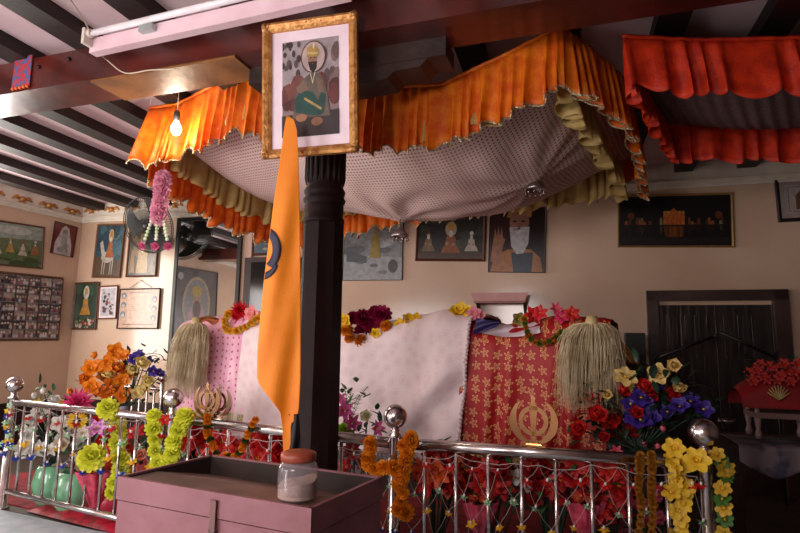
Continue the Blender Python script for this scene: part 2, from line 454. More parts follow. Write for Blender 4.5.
# bell shaped ornaments
def bell(p, zt, label):
    e = empty('bell_ornament', p, label, 'ornament', 'metal bells hung under the canopy')
    mb = MB(); mb.lathe([(.001, .075), (.012, .073), (.018, .06), (.045, .048), (.066, .02), (.07, 0), (.066, 0), (.06, .018), (.04, .04), (.001, .05)], p, 24)
    mb.build('dome', mat('#b0a8a8', .3, 1, c2='#8a8080'), e, True)
    mb = MB(); mb.tube([p + ZZ*.075, p + ZZ*.095, V((p.x, p.y, zt))], .0045, 6); mb.ball(p + ZZ*.09, .012, 10)
    mb.build('stem', mat('#8a7f78', .4, .8), e, True)
    for k in range(10):
        th = 2*PI*k/10; c = p + V((math.cos(th), math.sin(th), 0))*.064
        d = MB(); d.tube([c, c - ZZ*.016], .0015, 4); d.ball(c - ZZ*.024, .009, 8)
        d.build('drop', mat('#a89890', .25, 1), e, True)
bell(atY(400, 237, 4.35), 2.35, 'shiny metal bell ornament hanging left of centre under the canopy cloth')
bell(atY(535, 190, 3.8), 2.60, 'dull grey bell ornament hanging under the shaded right half of the canopy')

# ---------------- bulb, tube light, cords ----------------
bp_ = atY(176, 129, 3.75)
bu = empty('light_bulb', bp_, 'lit bare bulb hanging on a thin wire before the left frill', 'bulb')
mb = MB(); mb.lathe([(.001, -.045), (.02, -.04), (.033, -.02), (.036, 0), (.032, .02), (.018, .045), (.014, .06)], bp_, 20)
mb.build('glass', mat('#fff4e0', .3, emit=22, c2='#fff4e0'), bu, True)
mb = MB(); mb.lathe([(.015, .055), (.021, .06), (.022, .12), (.012, .135), (.004, .14)], bp_, 16)
mb.build('socket', mat('#151515', .4), bu, True)
mb = MB(); wt = V((bp_.x, bp_.y, BZ0+.2)); mb.tube([bp_ + ZZ*.135, wt], .0025, 5)
mb.build('wire', mat('#d8c8b8', .5), bu, True)
pl = bpy.data.lights.new('bulb_light', 'POINT'); pl.energy = 15; pl.color = (1, .86, .66); pl.shadow_soft_size = .035
lo = bpy.data.objects.new('bulb_light', pl); link(lo); lo.parent = bu; lo.location = (0, -.05, -.0)
# tube fixture on the beam's face, seen from below
t0 = atZ(94, 43, 2.96); t1 = atZ(350, -16, 2.96)
td = (t1 - t0).normalized(); tn_ = (BN*-1 - td*(-BN.dot(td))).normalized(); tu = td.cross(tn_)
if tu.z < 0: tu = -tu
L_ = (t1-t0).length; tc_ = (t0+t1)/2
tf = empty('tube_light', tc_, 'white fluorescent tube fitting fixed slanting across the face of the dark red beam', 'tube light')
PAINT = mat('#e8ccd2', .35, c2='#dcb8c0', scale=4, name='white_enamel')
mb = MB(); mb.box(tc_ - tu*.03, L_, .05, .085, td, tn_, tu); mb.build('batten', PAINT, tf)
mb = MB(); mb.tube([t0 + tn_*.055 + tu*.02 + td*.03, t1 + tn_*.055 + tu*.02 - td*.03], .018, 16); mb.build('tube', mat('#f6eef2', .15, coat=.5), tf, True)
for s_, e_ in ((t0, 1), (t1, -1)):
    mb = MB(); mb.box(s_ + td*.012*e_ + tn_*.04, .02, .085, .09, td, tn_, tu); mb.lathe([(.024, 0), (.024, .035)], s_ + tn_*.055 + tu*.02 + td*.01*e_, 14, tn_, tu, td*e_)
    mb.build('end_cap', mat('#d8ccc0', .4), tf)
cx_ = t0 + td*.43 + tn_*.035 - tu*.02
mb = MB(); mb.box(cx_, .09, .05, .035, td, tn_, tu); mb.build('starter', mat('#b8c0bc', .3, .4), tf)
mb = MB(); mb.tube(bez([t0 + V((.0, -.05, .0)), atZ(88, 28, 2.98), atZ(76, 8, 2.99), atZ(60, -14, 3.0)], 14), .004, 5)
tag(mb.build('cable', mat('#c8b8a0', .6)), 'thin pale cable rising from the left end of the tube light', 'cable')
mb = MB(); mb.tube(bez([t0 + V((.02, -.01, -.05)), atP(107, 60, onbeam(0, -.01), BN), atP(125, 73, onbeam(0, -.012), BN), atZ(150, 70, BZ0-.02), atZ(177, 69, BZ0-.02)], 20), .0035, 5)
tag(mb.build('cable', mat('#d8c8b0', .6)), 'pale cable drooping under the beam from tube light to bulb', 'cable')
# ---------------- railing ----------------
RH = .80
P = [atZ(13, 402, RH), atZ(172, 419, RH), atZ(395, 443, RH), atZ(705, 464, RH)]
for p in P: p.z = 0
rail = empty('railing', (P[0]+P[3])/2, 'long stainless steel railing with ball-topped posts in front of the shrine', 'railing')
for i, p in enumerate(P):
    mb = MB(); mb.lathe([(.05, 0), (.05, .012), (.034, .016), (.032, RH+.035), (.034, RH+.04), (.02, RH+.055), (.026, RH+.065), (.016, RH+.078)], p, 20)
    e = mb.build('post', STEEL, rail, True)
    mb = MB(); mb.ball(p + ZZ*(RH+.078+.055), .062, 24); mb.build('ball', STEEL, e, True)
    mb = MB(); mb.lathe([(.036, RH+.03), (.04, RH+.034), (.036, RH+.038)], p, 20); mb.build('collar', STEEL, e, True)
RD = (P[3]-P[0]).normalized(); RN = V((-RD.y, RD.x, 0))        # along the rail, and behind it
def onrail(x, off=0, z=RH): return P[0] + RD*x + RN*off + ZZ*z
def bay(px):
    i = 0 if px < 172 else 1 if px < 395 else 2
    d = (P[i+1]-P[i]).normalized(); return P[i], V((-d.y, d.x, 0))
def railat(px, py, o=0):
    q, n = bay(px); return atP(px, py, q + n*o, n)
def railx(px, py=430):
    p = atP(px, py, P[0], RN); return (p-P[0]).dot(RD)
for i in range(3):
    a, b = P[i], P[i+1]; d = (b-a).normalized(); L_ = (b-a).length
    e = rail
    mb = MB(); mb.tube([a + d*.03 + ZZ*RH, b - d*.03 + ZZ*RH], .029 if i else .026, 16); mb.build('top_rail', STEEL, e, True)
    mb = MB(); mb.tube([a + d*.03 + ZZ*.13, b - d*.03 + ZZ*.13], .022, 14); mb.build('bottom_rail', STEEL, e, True)
    n = max(2, round(L_/.165))
    for k in range(1, n):
        q = a + d*(L_*k/n)
        mb = MB(); mb.tube([q + ZZ*.13, q + ZZ*(RH-.02)], .0105, 10); mb.build('baluster', STEEL, e, True)
# short return rail behind, left
rb = atZ(163, 378, .905); rb.z = 0
e = empty('railing', rb, 'short darker railing with small ball post behind the orange bouquet', 'railing')
mb = MB(); mb.lathe([(.025, 0), (.025, RH+.04), (.015, RH+.06)], rb, 14); mb.build('post', STEEL, e, True)
mb = MB(); mb.ball(rb + ZZ*(RH+.105), .05, 20); mb.build('ball', STEEL, e, True)
re_ = rb - RD*.95
mb = MB(); mb.tube([rb + ZZ*(RH-.01), re_ + ZZ*(RH-.01)], .02, 12); mb.build('top_rail', STEEL, e, True)
for k in range(1, 9):
    q = rb.lerp(re_, k/9); mb = MB(); mb.tube([q, q + ZZ*RH], .01, 8); mb.build('baluster', STEEL, e, True)

# ---------------- shrine bench and its cloths ----------------
def bx(px, off=.30): # position along the rail of a photo column, on the plane 'off' behind the rail
    p = atP(px, 380, P[0] + RN*off, RN); return (p-P[0]).dot(RD)
off = .34; depth = .85
xl, xw, xm, xr = bx(172, off), bx(246, off), bx(470, off), bx(612, off)
def toppt(px, py): return atP(px, py, P[0] + RN*(off+.16), RN)
prof = []
for px, py in ((165, 330), (185, 322), (215, 317), (250, 314), (300, 328), (345, 338), (372, 332), (400, 325), (425, 320), (450, 315), (475, 320), (500, 326), (530, 321), (560, 316), (600, 318), (625, 322)):
    p = toppt(px, py); prof.append(((p-P[0]).dot(RD), p.z))
def topz(x):
    if x <= prof[0][0]: return prof[0][1]
    for (a, za), (b, zb) in zip(prof, prof[1:]):
        if x <= b:
            t = (x-a)/(b-a); t = t*t*(3-2*t); return za + (zb-za)*t
    return prof[-1][1]
be = empty('shrine_bench', onrail((xl+xr)/2, off+depth/2, 0), 'dark bench carrying the cloth-covered mound behind the railing', 'bench')
mb = MB(); mb.box(onrail((xl+xr)/2, off+depth/2+.02, .6), xr-xl-.1, depth-.1, .08, RD, RN, ZZ); mb.build('top', DARKW, be)
for sx in (xl+.12, (xl+xr)/2, xr-.12):
    for sy in (off+.1, off+depth-.08):
        mb = MB(); mb.box(onrail(sx, sy, .28), .08, .08, .56, RD, RN, ZZ); mb.build('leg', DARKW, be)
mb = MB()
def core(u, v):
    x = xl+.08 + (xr-xl-.16)*u; h = topz(x)-.05
    th = PI*v; y = off+.03 + (depth-.06)*(.5-.5*math.cos(th)*abs(math.cos(th))**-.5 if abs(math.cos(th)) > 1e-3 else .5)
    return onrail(x, y, .64 + (h-.64)*min(1, (math.sin(th)+1e-6)**.5))
mb.grid(core, 24, 16); mb.build('bedding', mat('#cbb8b0', .8), be, True)
def drape(x0, x1, lift, hem, foldamp, wl, seed, endl=0, endr=0, slant=0, hemwave=0, crease=None):
    "cloth over the mound: front hem, up, over the rounded edge, over the top, down the back"
    rnd = random.Random(seed); ph = [rnd.uniform(0, 6.3) for _ in range(6)]
    def fn(u, v):
        x = x0 + (x1-x0)*u
        H = topz(x) + lift
        r = .16
        hz = hem + hemwave*math.sin(u*9+ph[0])
        La = H - r - hz; Lb = PI/2*r; Lc = depth-2*r; Ld = La+.0
        s = v*(La+Lb+Lc+Lb+Ld*.9)
        if s < La: y = 0; z = hz + s; out = 1 - s/La*.75
        elif s < La+Lb: th = (s-La)/r; y = r-r*math.cos(th); z = H-r+r*math.sin(th); out = .25
        elif s < La+Lb+Lc: y = r + s-La-Lb; z = H; out = .25
        elif s < La+2*Lb+Lc: th = (s-La-Lb-Lc)/r; y = depth-r+r*math.sin(th); z = H-r+r*math.cos(th); out = .25
        else: y = depth; z = H-r-(s-La-2*Lb-Lc); out = 1
        f = foldamp*out*(math.sin(2*PI*x/wl + 1.3*math.sin(2.1*PI*x/wl/2.3+ph[1]) + ph[2]) - 1)
        if crease:
            cxx = crease[0] + (crease[2]-crease[0])*min(1, max(0, (z-crease[1])/(crease[3]-crease[1]+1e-9)))
            g_ = (x-cxx)/.09; f += -.045*math.exp(-g_*g_)*max(0, min(1, (crease[3]+.12-z)/.2)) + .04*math.exp(-((x-cxx-.16)/.10)**2)*max(0, min(1, (crease[3]+.1-z)/.2))
        f += .012*noise.noise(V((x*3+seed, z*4, y*4)))
        if y < r: y += f - lift
        else: z += .015*noise.noise(V((x*5, y*5, seed)))
        xx = x + slant*(1-min(1, s/La))
        return onrail(xx, off + y, z)
    return fn
def patterned(name, base, dot, scale, r0_, r1_, rough=.7, metal=0, rand=.35, base2=None, tl=0, feat='F1', bump=.0, lace=False, star=False):
    m = bpy.data.materials.new(name); m.use_nodes = True; nt = m.node_tree; N = nt.nodes; L = nt.links
    b = N['Principled BSDF']; b.inputs['Roughness'].default_value = rough
    tc = N.new('ShaderNodeTexCoord'); mp = N.new('ShaderNodeMapping'); mp.inputs['Rotation'].default_value = (0, 0, math.atan2(-RD.y, RD.x)); L.new(tc.outputs['Object'], mp.inputs[0])
    sep = N.new('ShaderNodeSeparateXYZ'); L.new(mp.outputs[0], sep.inputs[0]); cmb = N.new('ShaderNodeCombineXYZ')
    L.new(sep.outputs['X'], cmb.inputs['X'])
    ad = N.new('ShaderNodeMath'); L.new(sep.outputs['Z'], ad.inputs[0]); L.new(sep.outputs['Y'], ad.inputs[1]); ad.operation = 'SUBTRACT'
    L.new(ad.outputs[0], cmb.inputs['Y'])
    vo = N.new('ShaderNodeTexVoronoi'); vo.voronoi_dimensions = '2D'; vo.inputs['Scale'].default_value = scale; vo.inputs['Randomness'].default_value = rand
    L.new(cmb.outputs[0], vo.inputs['Vector'])
    src = vo.outputs['Distance']
    if star:  # five-petal outline: distance modulated by angle around the cell centre
        sub = N.new('ShaderNodeVectorMath'); sub.operation = 'SUBTRACT'
        sc_ = N.new('ShaderNodeVectorMath'); sc_.operation = 'SCALE'; sc_.inputs['Scale'].default_value = 1.0
        L.new(cmb.outputs[0], sub.inputs[0]); L.new(vo.outputs['Position'], sub.inputs[1])
        s2 = N.new('ShaderNodeSeparateXYZ'); L.new(sub.outputs[0], s2.inputs[0])
        at = N.new('ShaderNodeMath'); at.operation = 'ARCTAN2'; L.new(s2.outputs['Y'], at.inputs[0]); L.new(s2.outputs['X'], at.inputs[1])
        m5 = N.new('ShaderNodeMath'); m5.operation = 'MULTIPLY_ADD'; L.new(at.outputs[0], m5.inputs[0]); m5.inputs[1].default_value = 5
        sp = N.new('ShaderNodeSeparateColor'); L.new(vo.outputs['Color'], sp.inputs[0]); rr = N.new('ShaderNodeMath'); rr.operation = 'MULTIPLY'; L.new(sp.outputs[0], rr.inputs[0]); rr.inputs[1].default_value = 12
        L.new(rr.outputs[0], m5.inputs[2])
        co = N.new('ShaderNodeMath'); co.operation = 'COSINE'; L.new(m5.outputs[0], co.inputs[0])
        k = N.new('ShaderNodeMath'); k.operation = 'MULTIPLY_ADD'; L.new(co.outputs[0], k.inputs[0]); k.inputs[1].default_value = -.13
        L.new(vo.outputs['Distance'], k.inputs[2]); src = k.outputs[0]
    cr = N.new('ShaderNodeValToRGB'); L.new(src, cr.inputs[0]); e = cr.color_ramp.elements
    if star:
        e[0].position = .0; e[0].color = lin(base); e[1].position = .05; e[1].color = lin(dot)
        for p_, c_ in ((.12, base), (.17, base), (.20, dot), (.26, dot), (.29, base)):
            q = cr.color_ramp.elements.new(p_); q.color = lin(c_)
    else:
        e[0].position = r0_; e[0].color = lin(dot); e[1].position = r1_; e[1].color = lin(base)
        if lace:
            for p_, c_ in ((r1_+.08, dot), (r1_+.14, base)):
                q = cr.color_ramp.elements.new(p_); q.color = lin(c_)
    L.new(cr.outputs[0], b.inputs['Base Color'])
    if bump:
        bp = N.new('ShaderNodeBump'); bp.inputs['Strength'].default_value = bump; bp.inputs['Distance'].default_value = .006
        L.new(cr.outputs[0], bp.inputs['Height']); L.new(bp.outputs[0], b.inputs['Normal'])
    return m
PINKC = patterned('pink_satin', '#f0b4c8', '#c04878', 21, .14, .2, .33, rand=.12)
WHITEC = patterned('white_lace', '#ead6d6', '#e2caca', 14, .18, .28, .75, rand=.9, bump=.7, lace=True)
REDC = patterned('red_brocade', '#9e0208', '#dca468', 15, .1, .2, .6, rand=.42, star=True)
mb = MB(); mb.grid(drape(xl, xw+.04, .006, .74, .016, .22, 4), 50, 60)
pk = mb.build('shrine_cloth', PINKC, None, True); tag(pk, 'shiny pink patterned cloth draped over the left end of the shrine', 'cloth')
mb = MB(); mb.grid(drape(xl, xw+.02, .008, .735, .016, .22, 4), 50, 60)
mbt = MB(); fn = drape(xl, xw+.04, .014, .70, .016, .22, 4)
mbt.grid(lambda u, v: fn(u, v*.045), 60, 3); mbt.build('fringe', mat('#c8c090', .5, c2='#8a8450', scale=60, bump=.6, name='fringe'), pk, True)
mb = MB(); mb.grid(drape(bx(244, off), xm, .034, .645, .030, .62, 9, slant=-.06, hemwave=.006, crease=(bx(395, off), .68, bx(452, off), 1.15)), 130, 90)
wc = mb.build('shrine_cloth', WHITEC, None, True); tag(wc, 'white embossed lace cloth draped over the middle of the shrine', 'cloth')
fn = drape(bx(244, off), xm, .038, .645, .030, .62, 9, slant=-.06, hemwave=.006, crease=(bx(395, off), .68, bx(452, off), 1.15))
LACE = mat('#efdcdc', .7, c2='#b89a9a', scale=70, bump=1, bscale=80, name='lace')
mbt = MB()
for k in range(60):   # scalloped lace edge down the right side of the cloth
    v0 = k/60*.62
    c = fn(.999, v0); c2_ = fn(.985, v0)
    mbt.ball(c - RN*.004, .013, 8, (1, .35, 1))
tag(mbt.build('lace_edging', LACE, wc, True), kind='stuff'); mbt = MB()
for k in range(90):
    c = fn(k/89, .001); mbt.ball(c - RN*.004, .012, 8, (1, .4, 1))
tag(mbt.build('lace_edging', LACE, wc, True), kind='stuff')
mb = MB(); mb.grid(drape(xm-.04, xr, .004, .655, .022, .17, 13, hemwave=.006, slant=-.05), 90, 80)
rc = mb.build('shrine_cloth', REDC, None, True); tag(rc, 'red cloth with gold star flowers draped over the right end of the shrine', 'cloth')
fn2 = drape(xm-.04, xr, .008, .64, .022, .17, 13, hemwave=.006, slant=-.05)
mbt = MB(); mbt.grid(lambda u, v: fn2(u, v*.03), 80, 2); mbt.build('fringe', mat('#e0c890', .4, .3, c2='#a08040', scale=80, bump=.6, name='gold_fringe'), rc, True)
# white and blue folded scarf lying on the red cloth
mb = MB()
def scarf(u, v):
    px = 478 + 62*u; py = 320 + 12*v + 5*math.sin(u*3) ; p = atP(px, py, P[0] + RN*(off-.02 + .10*(1-v)), RN); p.z = min(p.z, 9); return p - RN*.0 + RN*.01*math.sin(v*9+u*5)
mb.grid(scarf, 24, 8); tag(mb.build('scarf', mat('#e8d4dc', .6), None, True), 'narrow white scarf lying along the top of the red cloth', 'scarf')
mb = MB(); mb.grid(lambda u, v: atP(476 + 24*u - 3*v, 318 + 4*u + 17*v*(1-.7*u), P[0] + RN*(off-.045), RN) + RN*.012*math.sin(v*7+u*4), 14, 10)
tag(mb.build('folded_cloth', mat('#2c2060', .5, c2='#1a1440', scale=20), None, True), 'small dark blue cloth tucked where white and red cloths meet', 'cloth')
# ---------------- framed pictures ----------------
def dim(h, k):
    h = h.lstrip('#'); c = [int(h[i:i+2], 16) for i in (0, 2, 4)]; g = sum(c)/3
    return '#' + ''.join('%02x' % max(0, min(255, int((x*.78 + g*.22)*k))) for x in c)
def C(h, rough=.35, coat=.4, c2=None, scale=18): return mat(dim(h, .93), rough, c2=c2 or dim(h, .78), scale=scale, coat=coat, detail=5)
class Art:
    "flat layered print: local x to the right, y up, z out of the wall, in -1..1"
    def __init__(s, w, h): s.w = w/2; s.h = h/2; s.mb = MB(); s.ms = []; s.z = 0
    def mi(s, c):
        m = C(c) if isinstance(c, str) else c
        if m not in s.ms: s.ms.append(m)
        s.mb.M(s.ms.index(m)); s.z += .00012
    def pg(s, pts, c): s.mi(c); s.mb.poly([V((max(-1, min(1, x))*s.w, max(-1, min(1, y))*s.h, s.z)) for x, y in pts]); return s
    def bg(s, c): return s.pg([(-1,-1),(1,-1),(1,1),(-1,1)], c)
    def ell(s, cx, cy, rx, ry, c, n=18, a0=0, a1=2*PI):
        return s.pg([(cx + rx*math.cos(a0+(a1-a0)*i/n), cy + ry*math.sin(a0+(a1-a0)*i/n)) for i in range(n)], c)
    def blobs(s, seed, n, cols, x0=-1, x1=1, y0=-1, y1=1, r=.1, asp=1):
        rd = random.Random(seed)
        for _ in range(n):
            rr = r*rd.uniform(.4, 1.2); s.ell(rd.uniform(x0, x1), rd.uniform(y0, y1), rr, rr*asp*rd.uniform(.6, 1.3), rd.choice(cols), 9)
        return s
    def sitter(s, cx, y, k, robe, skin='#b98660', beard='#d8d4cc', turban='#e0a030', halo=None, ax=1.0):
        X = lambda v: cx + v*k*ax
        if halo: s.ell(cx, y+1.05*k, .42*k*ax, .42*k, halo)
        s.pg([(X(-.75), y-.35*k), (X(.75), y-.35*k), (X(.6), y-.05*k), (X(.38), y+.2*k), (X(.34), y+.6*k), (X(.12), y+.75*k), (X(-.12), y+.75*k), (X(-.34), y+.6*k), (X(-.38), y+.2*k), (X(-.6), y-.05*k)], robe)
        s.ell(cx, y+.98*k, .17*k*ax, .22*k, skin); s.ell(cx, y+.80*k, .15*k*ax, .2*k, beard)
        s.pg([(X(-.2), y+1.05*k), (X(.2), y+1.05*k), (X(.22), y+1.2*k), (X(.08), y+1.34*k), (X(-.1), y+1.33*k), (X(-.22), y+1.2*k)], turban)
        s.ell(X(-.28), y+.25*k, .12*k*ax, .1*k, skin); s.ell(X(.2), y+.2*k, .12*k*ax, .1*k, skin)
        return s
def hang(name, cor, proj, label, cat, art, fw_=.03, fm=DARKW, mount=0, mm=None, depth=.02, group=None, n_in=None, lift=.004, ornate=False):
    q = [proj(*c) for c in cor]
    X = ((q[1]-q[0]) + (q[2]-q[3]))/2; Y = ((q[0]-q[3]) + (q[1]-q[2]))/2; w_, h_ = X.length, Y.length
    X.normalize(); Y.normalize(); Zv = X.cross(Y).normalized(); dd = X.dot(Y)/2; X, Y = (X - Y*dd).normalized(), (Y - X*dd).normalized(); Y = Zv.cross(X)
    c = sum(q, V())/4 + Zv*lift
    M4 = Matrix((X, Y, Zv)).transposed().to_4x4(); M4.translation = c - Y*h_/2
    e = empty(name, None, label, cat, group, mtx=M4)
    def loc(x, y, z): return V((x, y + h_/2, z))
    mb = MB(); o_ = [(-w_/2, -h_/2), (w_/2, -h_/2), (w_/2, h_/2), (-w_/2, h_/2)]
    prof = [(0, 0), (0, depth*.8), (.3, depth), (.7, depth*.75), (1, depth*.45), (1, 0)]
    if fw_ > 0:
        for k in range(4):
            a, b = o_[k], o_[(k+1) % 4]
            for (t0_, d0), (t1_, d1) in zip(prof, prof[1:]):
                def P_(pt, t, d):
                    sx = math.copysign(1, pt[0]); sy = math.copysign(1, pt[1])
                    return loc(pt[0]-sx*fw_*t, pt[1]-sy*fw_*t, d)
                mb.poly([P_(a, t0_, d0), P_(b, t0_, d0), P_(b, t1_, d1), P_(a, t1_, d1)])
        fr = mb.build('frame', fm, e, local=True)
        if ornate:
            g = MB(); rd = random.Random(4)
            per = []
            for k in range(4):
                a, b = V(o_[k]+(0,)), V(o_[(k+1) % 4]+(0,)); n = int((b-a).length/.028)
                for i in range(n+1):
                    p = a.lerp(b, i/n); ins = V((-math.copysign(fw_*.30, p.x) if abs(abs(p.x)-w_/2) < .001 else 0, -math.copysign(fw_*.30, p.y) if abs(abs(p.y)-h_/2) < .001 else 0, 0))
                    edge = min(i, n-i)/n; rr = .008 + .012*math.exp(-(edge/.09)**2) + .006*math.exp(-((edge-.5)/.07)**2)
                    g.ball(loc(p.x+ins.x, p.y+ins.y, depth*.8), rr, 8, (1, 1, .55))
            tag(g.build('carved_scrolls', GILT, fr, True, local=True), kind='stuff')
    iw, ih = w_-2*fw_, h_-2*fw_
    mb = MB(); mb.box(loc(0, 0, .002), iw, ih, .004)
    if mount:
        mb.build('mount_board', mm or mat('#eadfe4', .6), e, local=True); iw -= 2*mount; ih -= 2*mount
    else: mb.build('backing', DARKW, e, local=True)
    A = Art(iw, ih); art(A)
    A.mb.v = [loc(p.x, p.y, p.z + .0045) for p in A.mb.v]
    A.mb.build('print', A.ms, e, local=True)
    return e
def pb(px, py): return atB(px, py, BW-.015)
def a_battle(A):
    A.bg('#6f8458').pg([(-1,.2),(1,.35),(1,1),(-1,1)], '#9fb0a0').ell(.2,.7,.5,.2,'#c8cfc0')
    A.blobs(3, 30, ['#3f6a35','#5c7f42','#365a2c'], y0=-1, y1=-.3, r=.22, asp=.6)
    for i, c in enumerate(('#d8b83a', '#c8502a', '#e0d8c8', '#c9a040', '#d8d0b8', '#c06a30')):
        A.sitter(-.85+i*.33, -.35+.1*(i % 2), .42, c, ax=.4, turban=['#d8a020', '#c04020', '#e8e0d0'][i % 3])
def a_white(A):
    A.bg('#8a1218').pg([(-.75,-1),(.8,-1),(.75,-.3),(.5,.3),(.35,.75),(0,.92),(-.3,.7),(-.5,.2),(-.75,-.3)], '#d8d0cc')
    A.ell(.03,.42,.24,.28,'#a98a78').ell(.03,.02,.26,.5,'#b8b4b0').ell(.03,.5,.05,.06,'#8a6a58').blobs(2, 10, ['#c0b8b4','#a8a4a0'], -.5,.5,-1,-.3,.2)
def a_collage(A):
    A.bg('#b8aca6'); rd = random.Random(8)
    for i in range(9):
        for j in range(7):
            x = -.97+i*.217; y = -.97+j*.28; c = rd.choice(['#4a4648','#6c6464','#8f8380','#353237','#a89a94'])
            A.pg([(x,y),(x+.2,y),(x+.2,y+.26),(x,y+.26)], c)
            for k in range(4):
                A.ell(x+.03+.05*k, y+.15+rd.uniform(-.03,.04), .022, .04, rd.choice(['#c8a890','#b08a74','#d8c8c0']), 8)
                A.ell(x+.03+.05*k, y+.06, .03, .06, rd.choice(['#d8d0cc','#7a3a3a','#35405a','#c8c0bc','#2a2a2a','#a8606a']), 8)
def a_rider(A):
    A.bg('#2f5a68').pg([(-1,-1),(1,-1),(1,-.4),(-1,-.2)], '#6a4a30').blobs(5, 14, ['#3f7484','#264a5a','#50808a'], y0=0, r=.35)
    A.ell(-.05,-.25,.5,.22,'#cfc4b4').pg([(-.5,-.2),(-.75,.3),(-.55,.42),(-.3,-.05)],'#cfc4b4')
    for x in (-.42,-.25,.2,.36): A.pg([(x,-.35),(x+.09,-.35),(x+.05,-.92),(x-.02,-.92)],'#b8ac9c')
    A.sitter(.1,-.05,.62,'#c8642a',ax=.75,turban='#d8902a',halo='#d8b878')
def a_gold(A):
    A.bg('#4a3a20').blobs(7, 16, ['#6a5426','#8a6a2c','#3a2e1a'], r=.35)
    A.pg([(-.4,-.9),(.45,-.9),(.3,.5),(.05,.85),(-.25,.5)],'#c9963a').ell(0,.45,.18,.18,'#caa078').ell(0,.2,.17,.25,'#e8dcc8').ell(.0,.66,.2,.12,'#d8b040')
    A.pg([(-.9,-.9),(-.5,-.9),(-.6,.0),(-.8,.1)],'#a8702c').pg([(.5,-.9),(.9,-.9),(.8,0)],'#8a5a28')
def a_green(A):
    A.bg('#2e4c34').blobs(9, 14, ['#3c6040','#26402c'], r=.35).sitter(0,-.15,.72,'#e0952a',ax=.9,halo='#e8dcc0')
    A.blobs(10, 22, ['#d8a8a0','#e0c8b0','#a83a2a','#6c8a4a'], y0=-1, y1=-.45, r=.16, asp=.6)
def a_small(A):
    A.bg('#d8d0d4').blobs(11, 26, ['#8a3a44','#3a3440','#a8949c','#c87a80','#584850'], -.7,.7,-.8,.7,.2,.6)
def a_chart(A):
    A.bg('#e0a880').pg([(-.6,-.7),(.55,-.7),(.55,.8),(-.6,.8)],'#e8b48c').pg([(-.8,-.86),(.8,-.86),(.8,-.8),(-.8,-.8)],'#b8483a')
    for k in range(12): A.pg([(-.45,.62-k*.1),(.42,.62-k*.1),(.42,.6-k*.1),(-.45,.6-k*.1)],'#c8805a')
    for x, ys in ((-.8,(.7,.2,-.3)),(.78,(.5,0,-.5))):
        for y in ys: A.ell(x,y,.13,.17,'#5a6a80').ell(x,y-.05,.08,.09,'#c8b8a8')
    A.pg([(-.5,.88),(.5,.88),(.5,.84),(-.5,.84)],'#8a4a3a')
def a_mist(A):
    A.bg('#8f9698').pg([(-1,-1),(1,-1),(1,-.35),(-1,-.2)],'#a8b0b4').blobs(13, 26, ['#7a8488','#a8b0b0','#c0c4c4','#6c767a','#98a4a8'], r=.3, asp=.5)
    A.pg([(-.1,-.35),(.28,-.35),(.22,.3),(.1,.5),(-.02,.3)],'#b8983a').ell(.1,.5,.1,.14,'#a8805a').pg([(-.9,-.45),(-.2,-.5),(-.2,-.3),(-.9,-.1)],'#5c6870').ell(.7,-.6,.16,.2,'#4a4c50')
def a_three(A):
    A.bg('#2c2f2a').blobs(15, 30, ['#3c4434','#26281f','#4a4a38'], r=.3)
    A.sitter(-.68,-.45,.6,'#8a6a4a',ax=.5,turban='#6a3028').sitter(.02,-.5,.85,'#a85a2a',ax=.5,halo='#c8a870').sitter(.66,-.45,.55,'#c8bca8',ax=.5,turban='#d8d0c0')
    A.pg([(-1,-1),(1,-1),(1,-.72),(-1,-.72)],'#5a3a28')
def a_guru(A):
    A.bg('#3a1414').pg([(.4,-1),(1,-1),(1,1),(.2,1)],'#1e1416').pg([(-.95,-1),(.95,-1),(.85,-.55),(.5,-.3),(-.3,-.3),(-.8,-.5)],'#c07030').pg([(-.1,-1),(.55,-1),(.6,-.4),(-.2,-.4)],'#2c3a4a')
    A.pg([(-.4,.7),(.5,.7),(.55,.95),(.3,1),(-.25,1)],'#c88a38').ell(.08,.55,.36,.34,'#b07058').pg([(-.28,.4),(.45,.4),(.42,-.1),(.25,-.42),(.0,-.45),(-.2,-.2)],'#c8c4c8')
    A.ell(.08,.27,.3,.05,'#d8d4d8').ell(-.05,.32,.14,.04,'#b8b0b0').ell(-.08,.58,.07,.03,'#2a1410').ell(.22,.58,.07,.03,'#2a1410').ell(.07,.45,.06,.1,'#9c6048').ell(.07,.34,.07,.025,'#8a3a34')
    A.pg([(-.95,-.7),(-.6,-.7),(-.5,-.2),(-.42,.02),(-.5,.06),(-.56,.4),(-.63,.1),(-.68,.44),(-.74,.1),(-.8,.36),(-.86,0),(-.9,-.3)],'#b06a48')
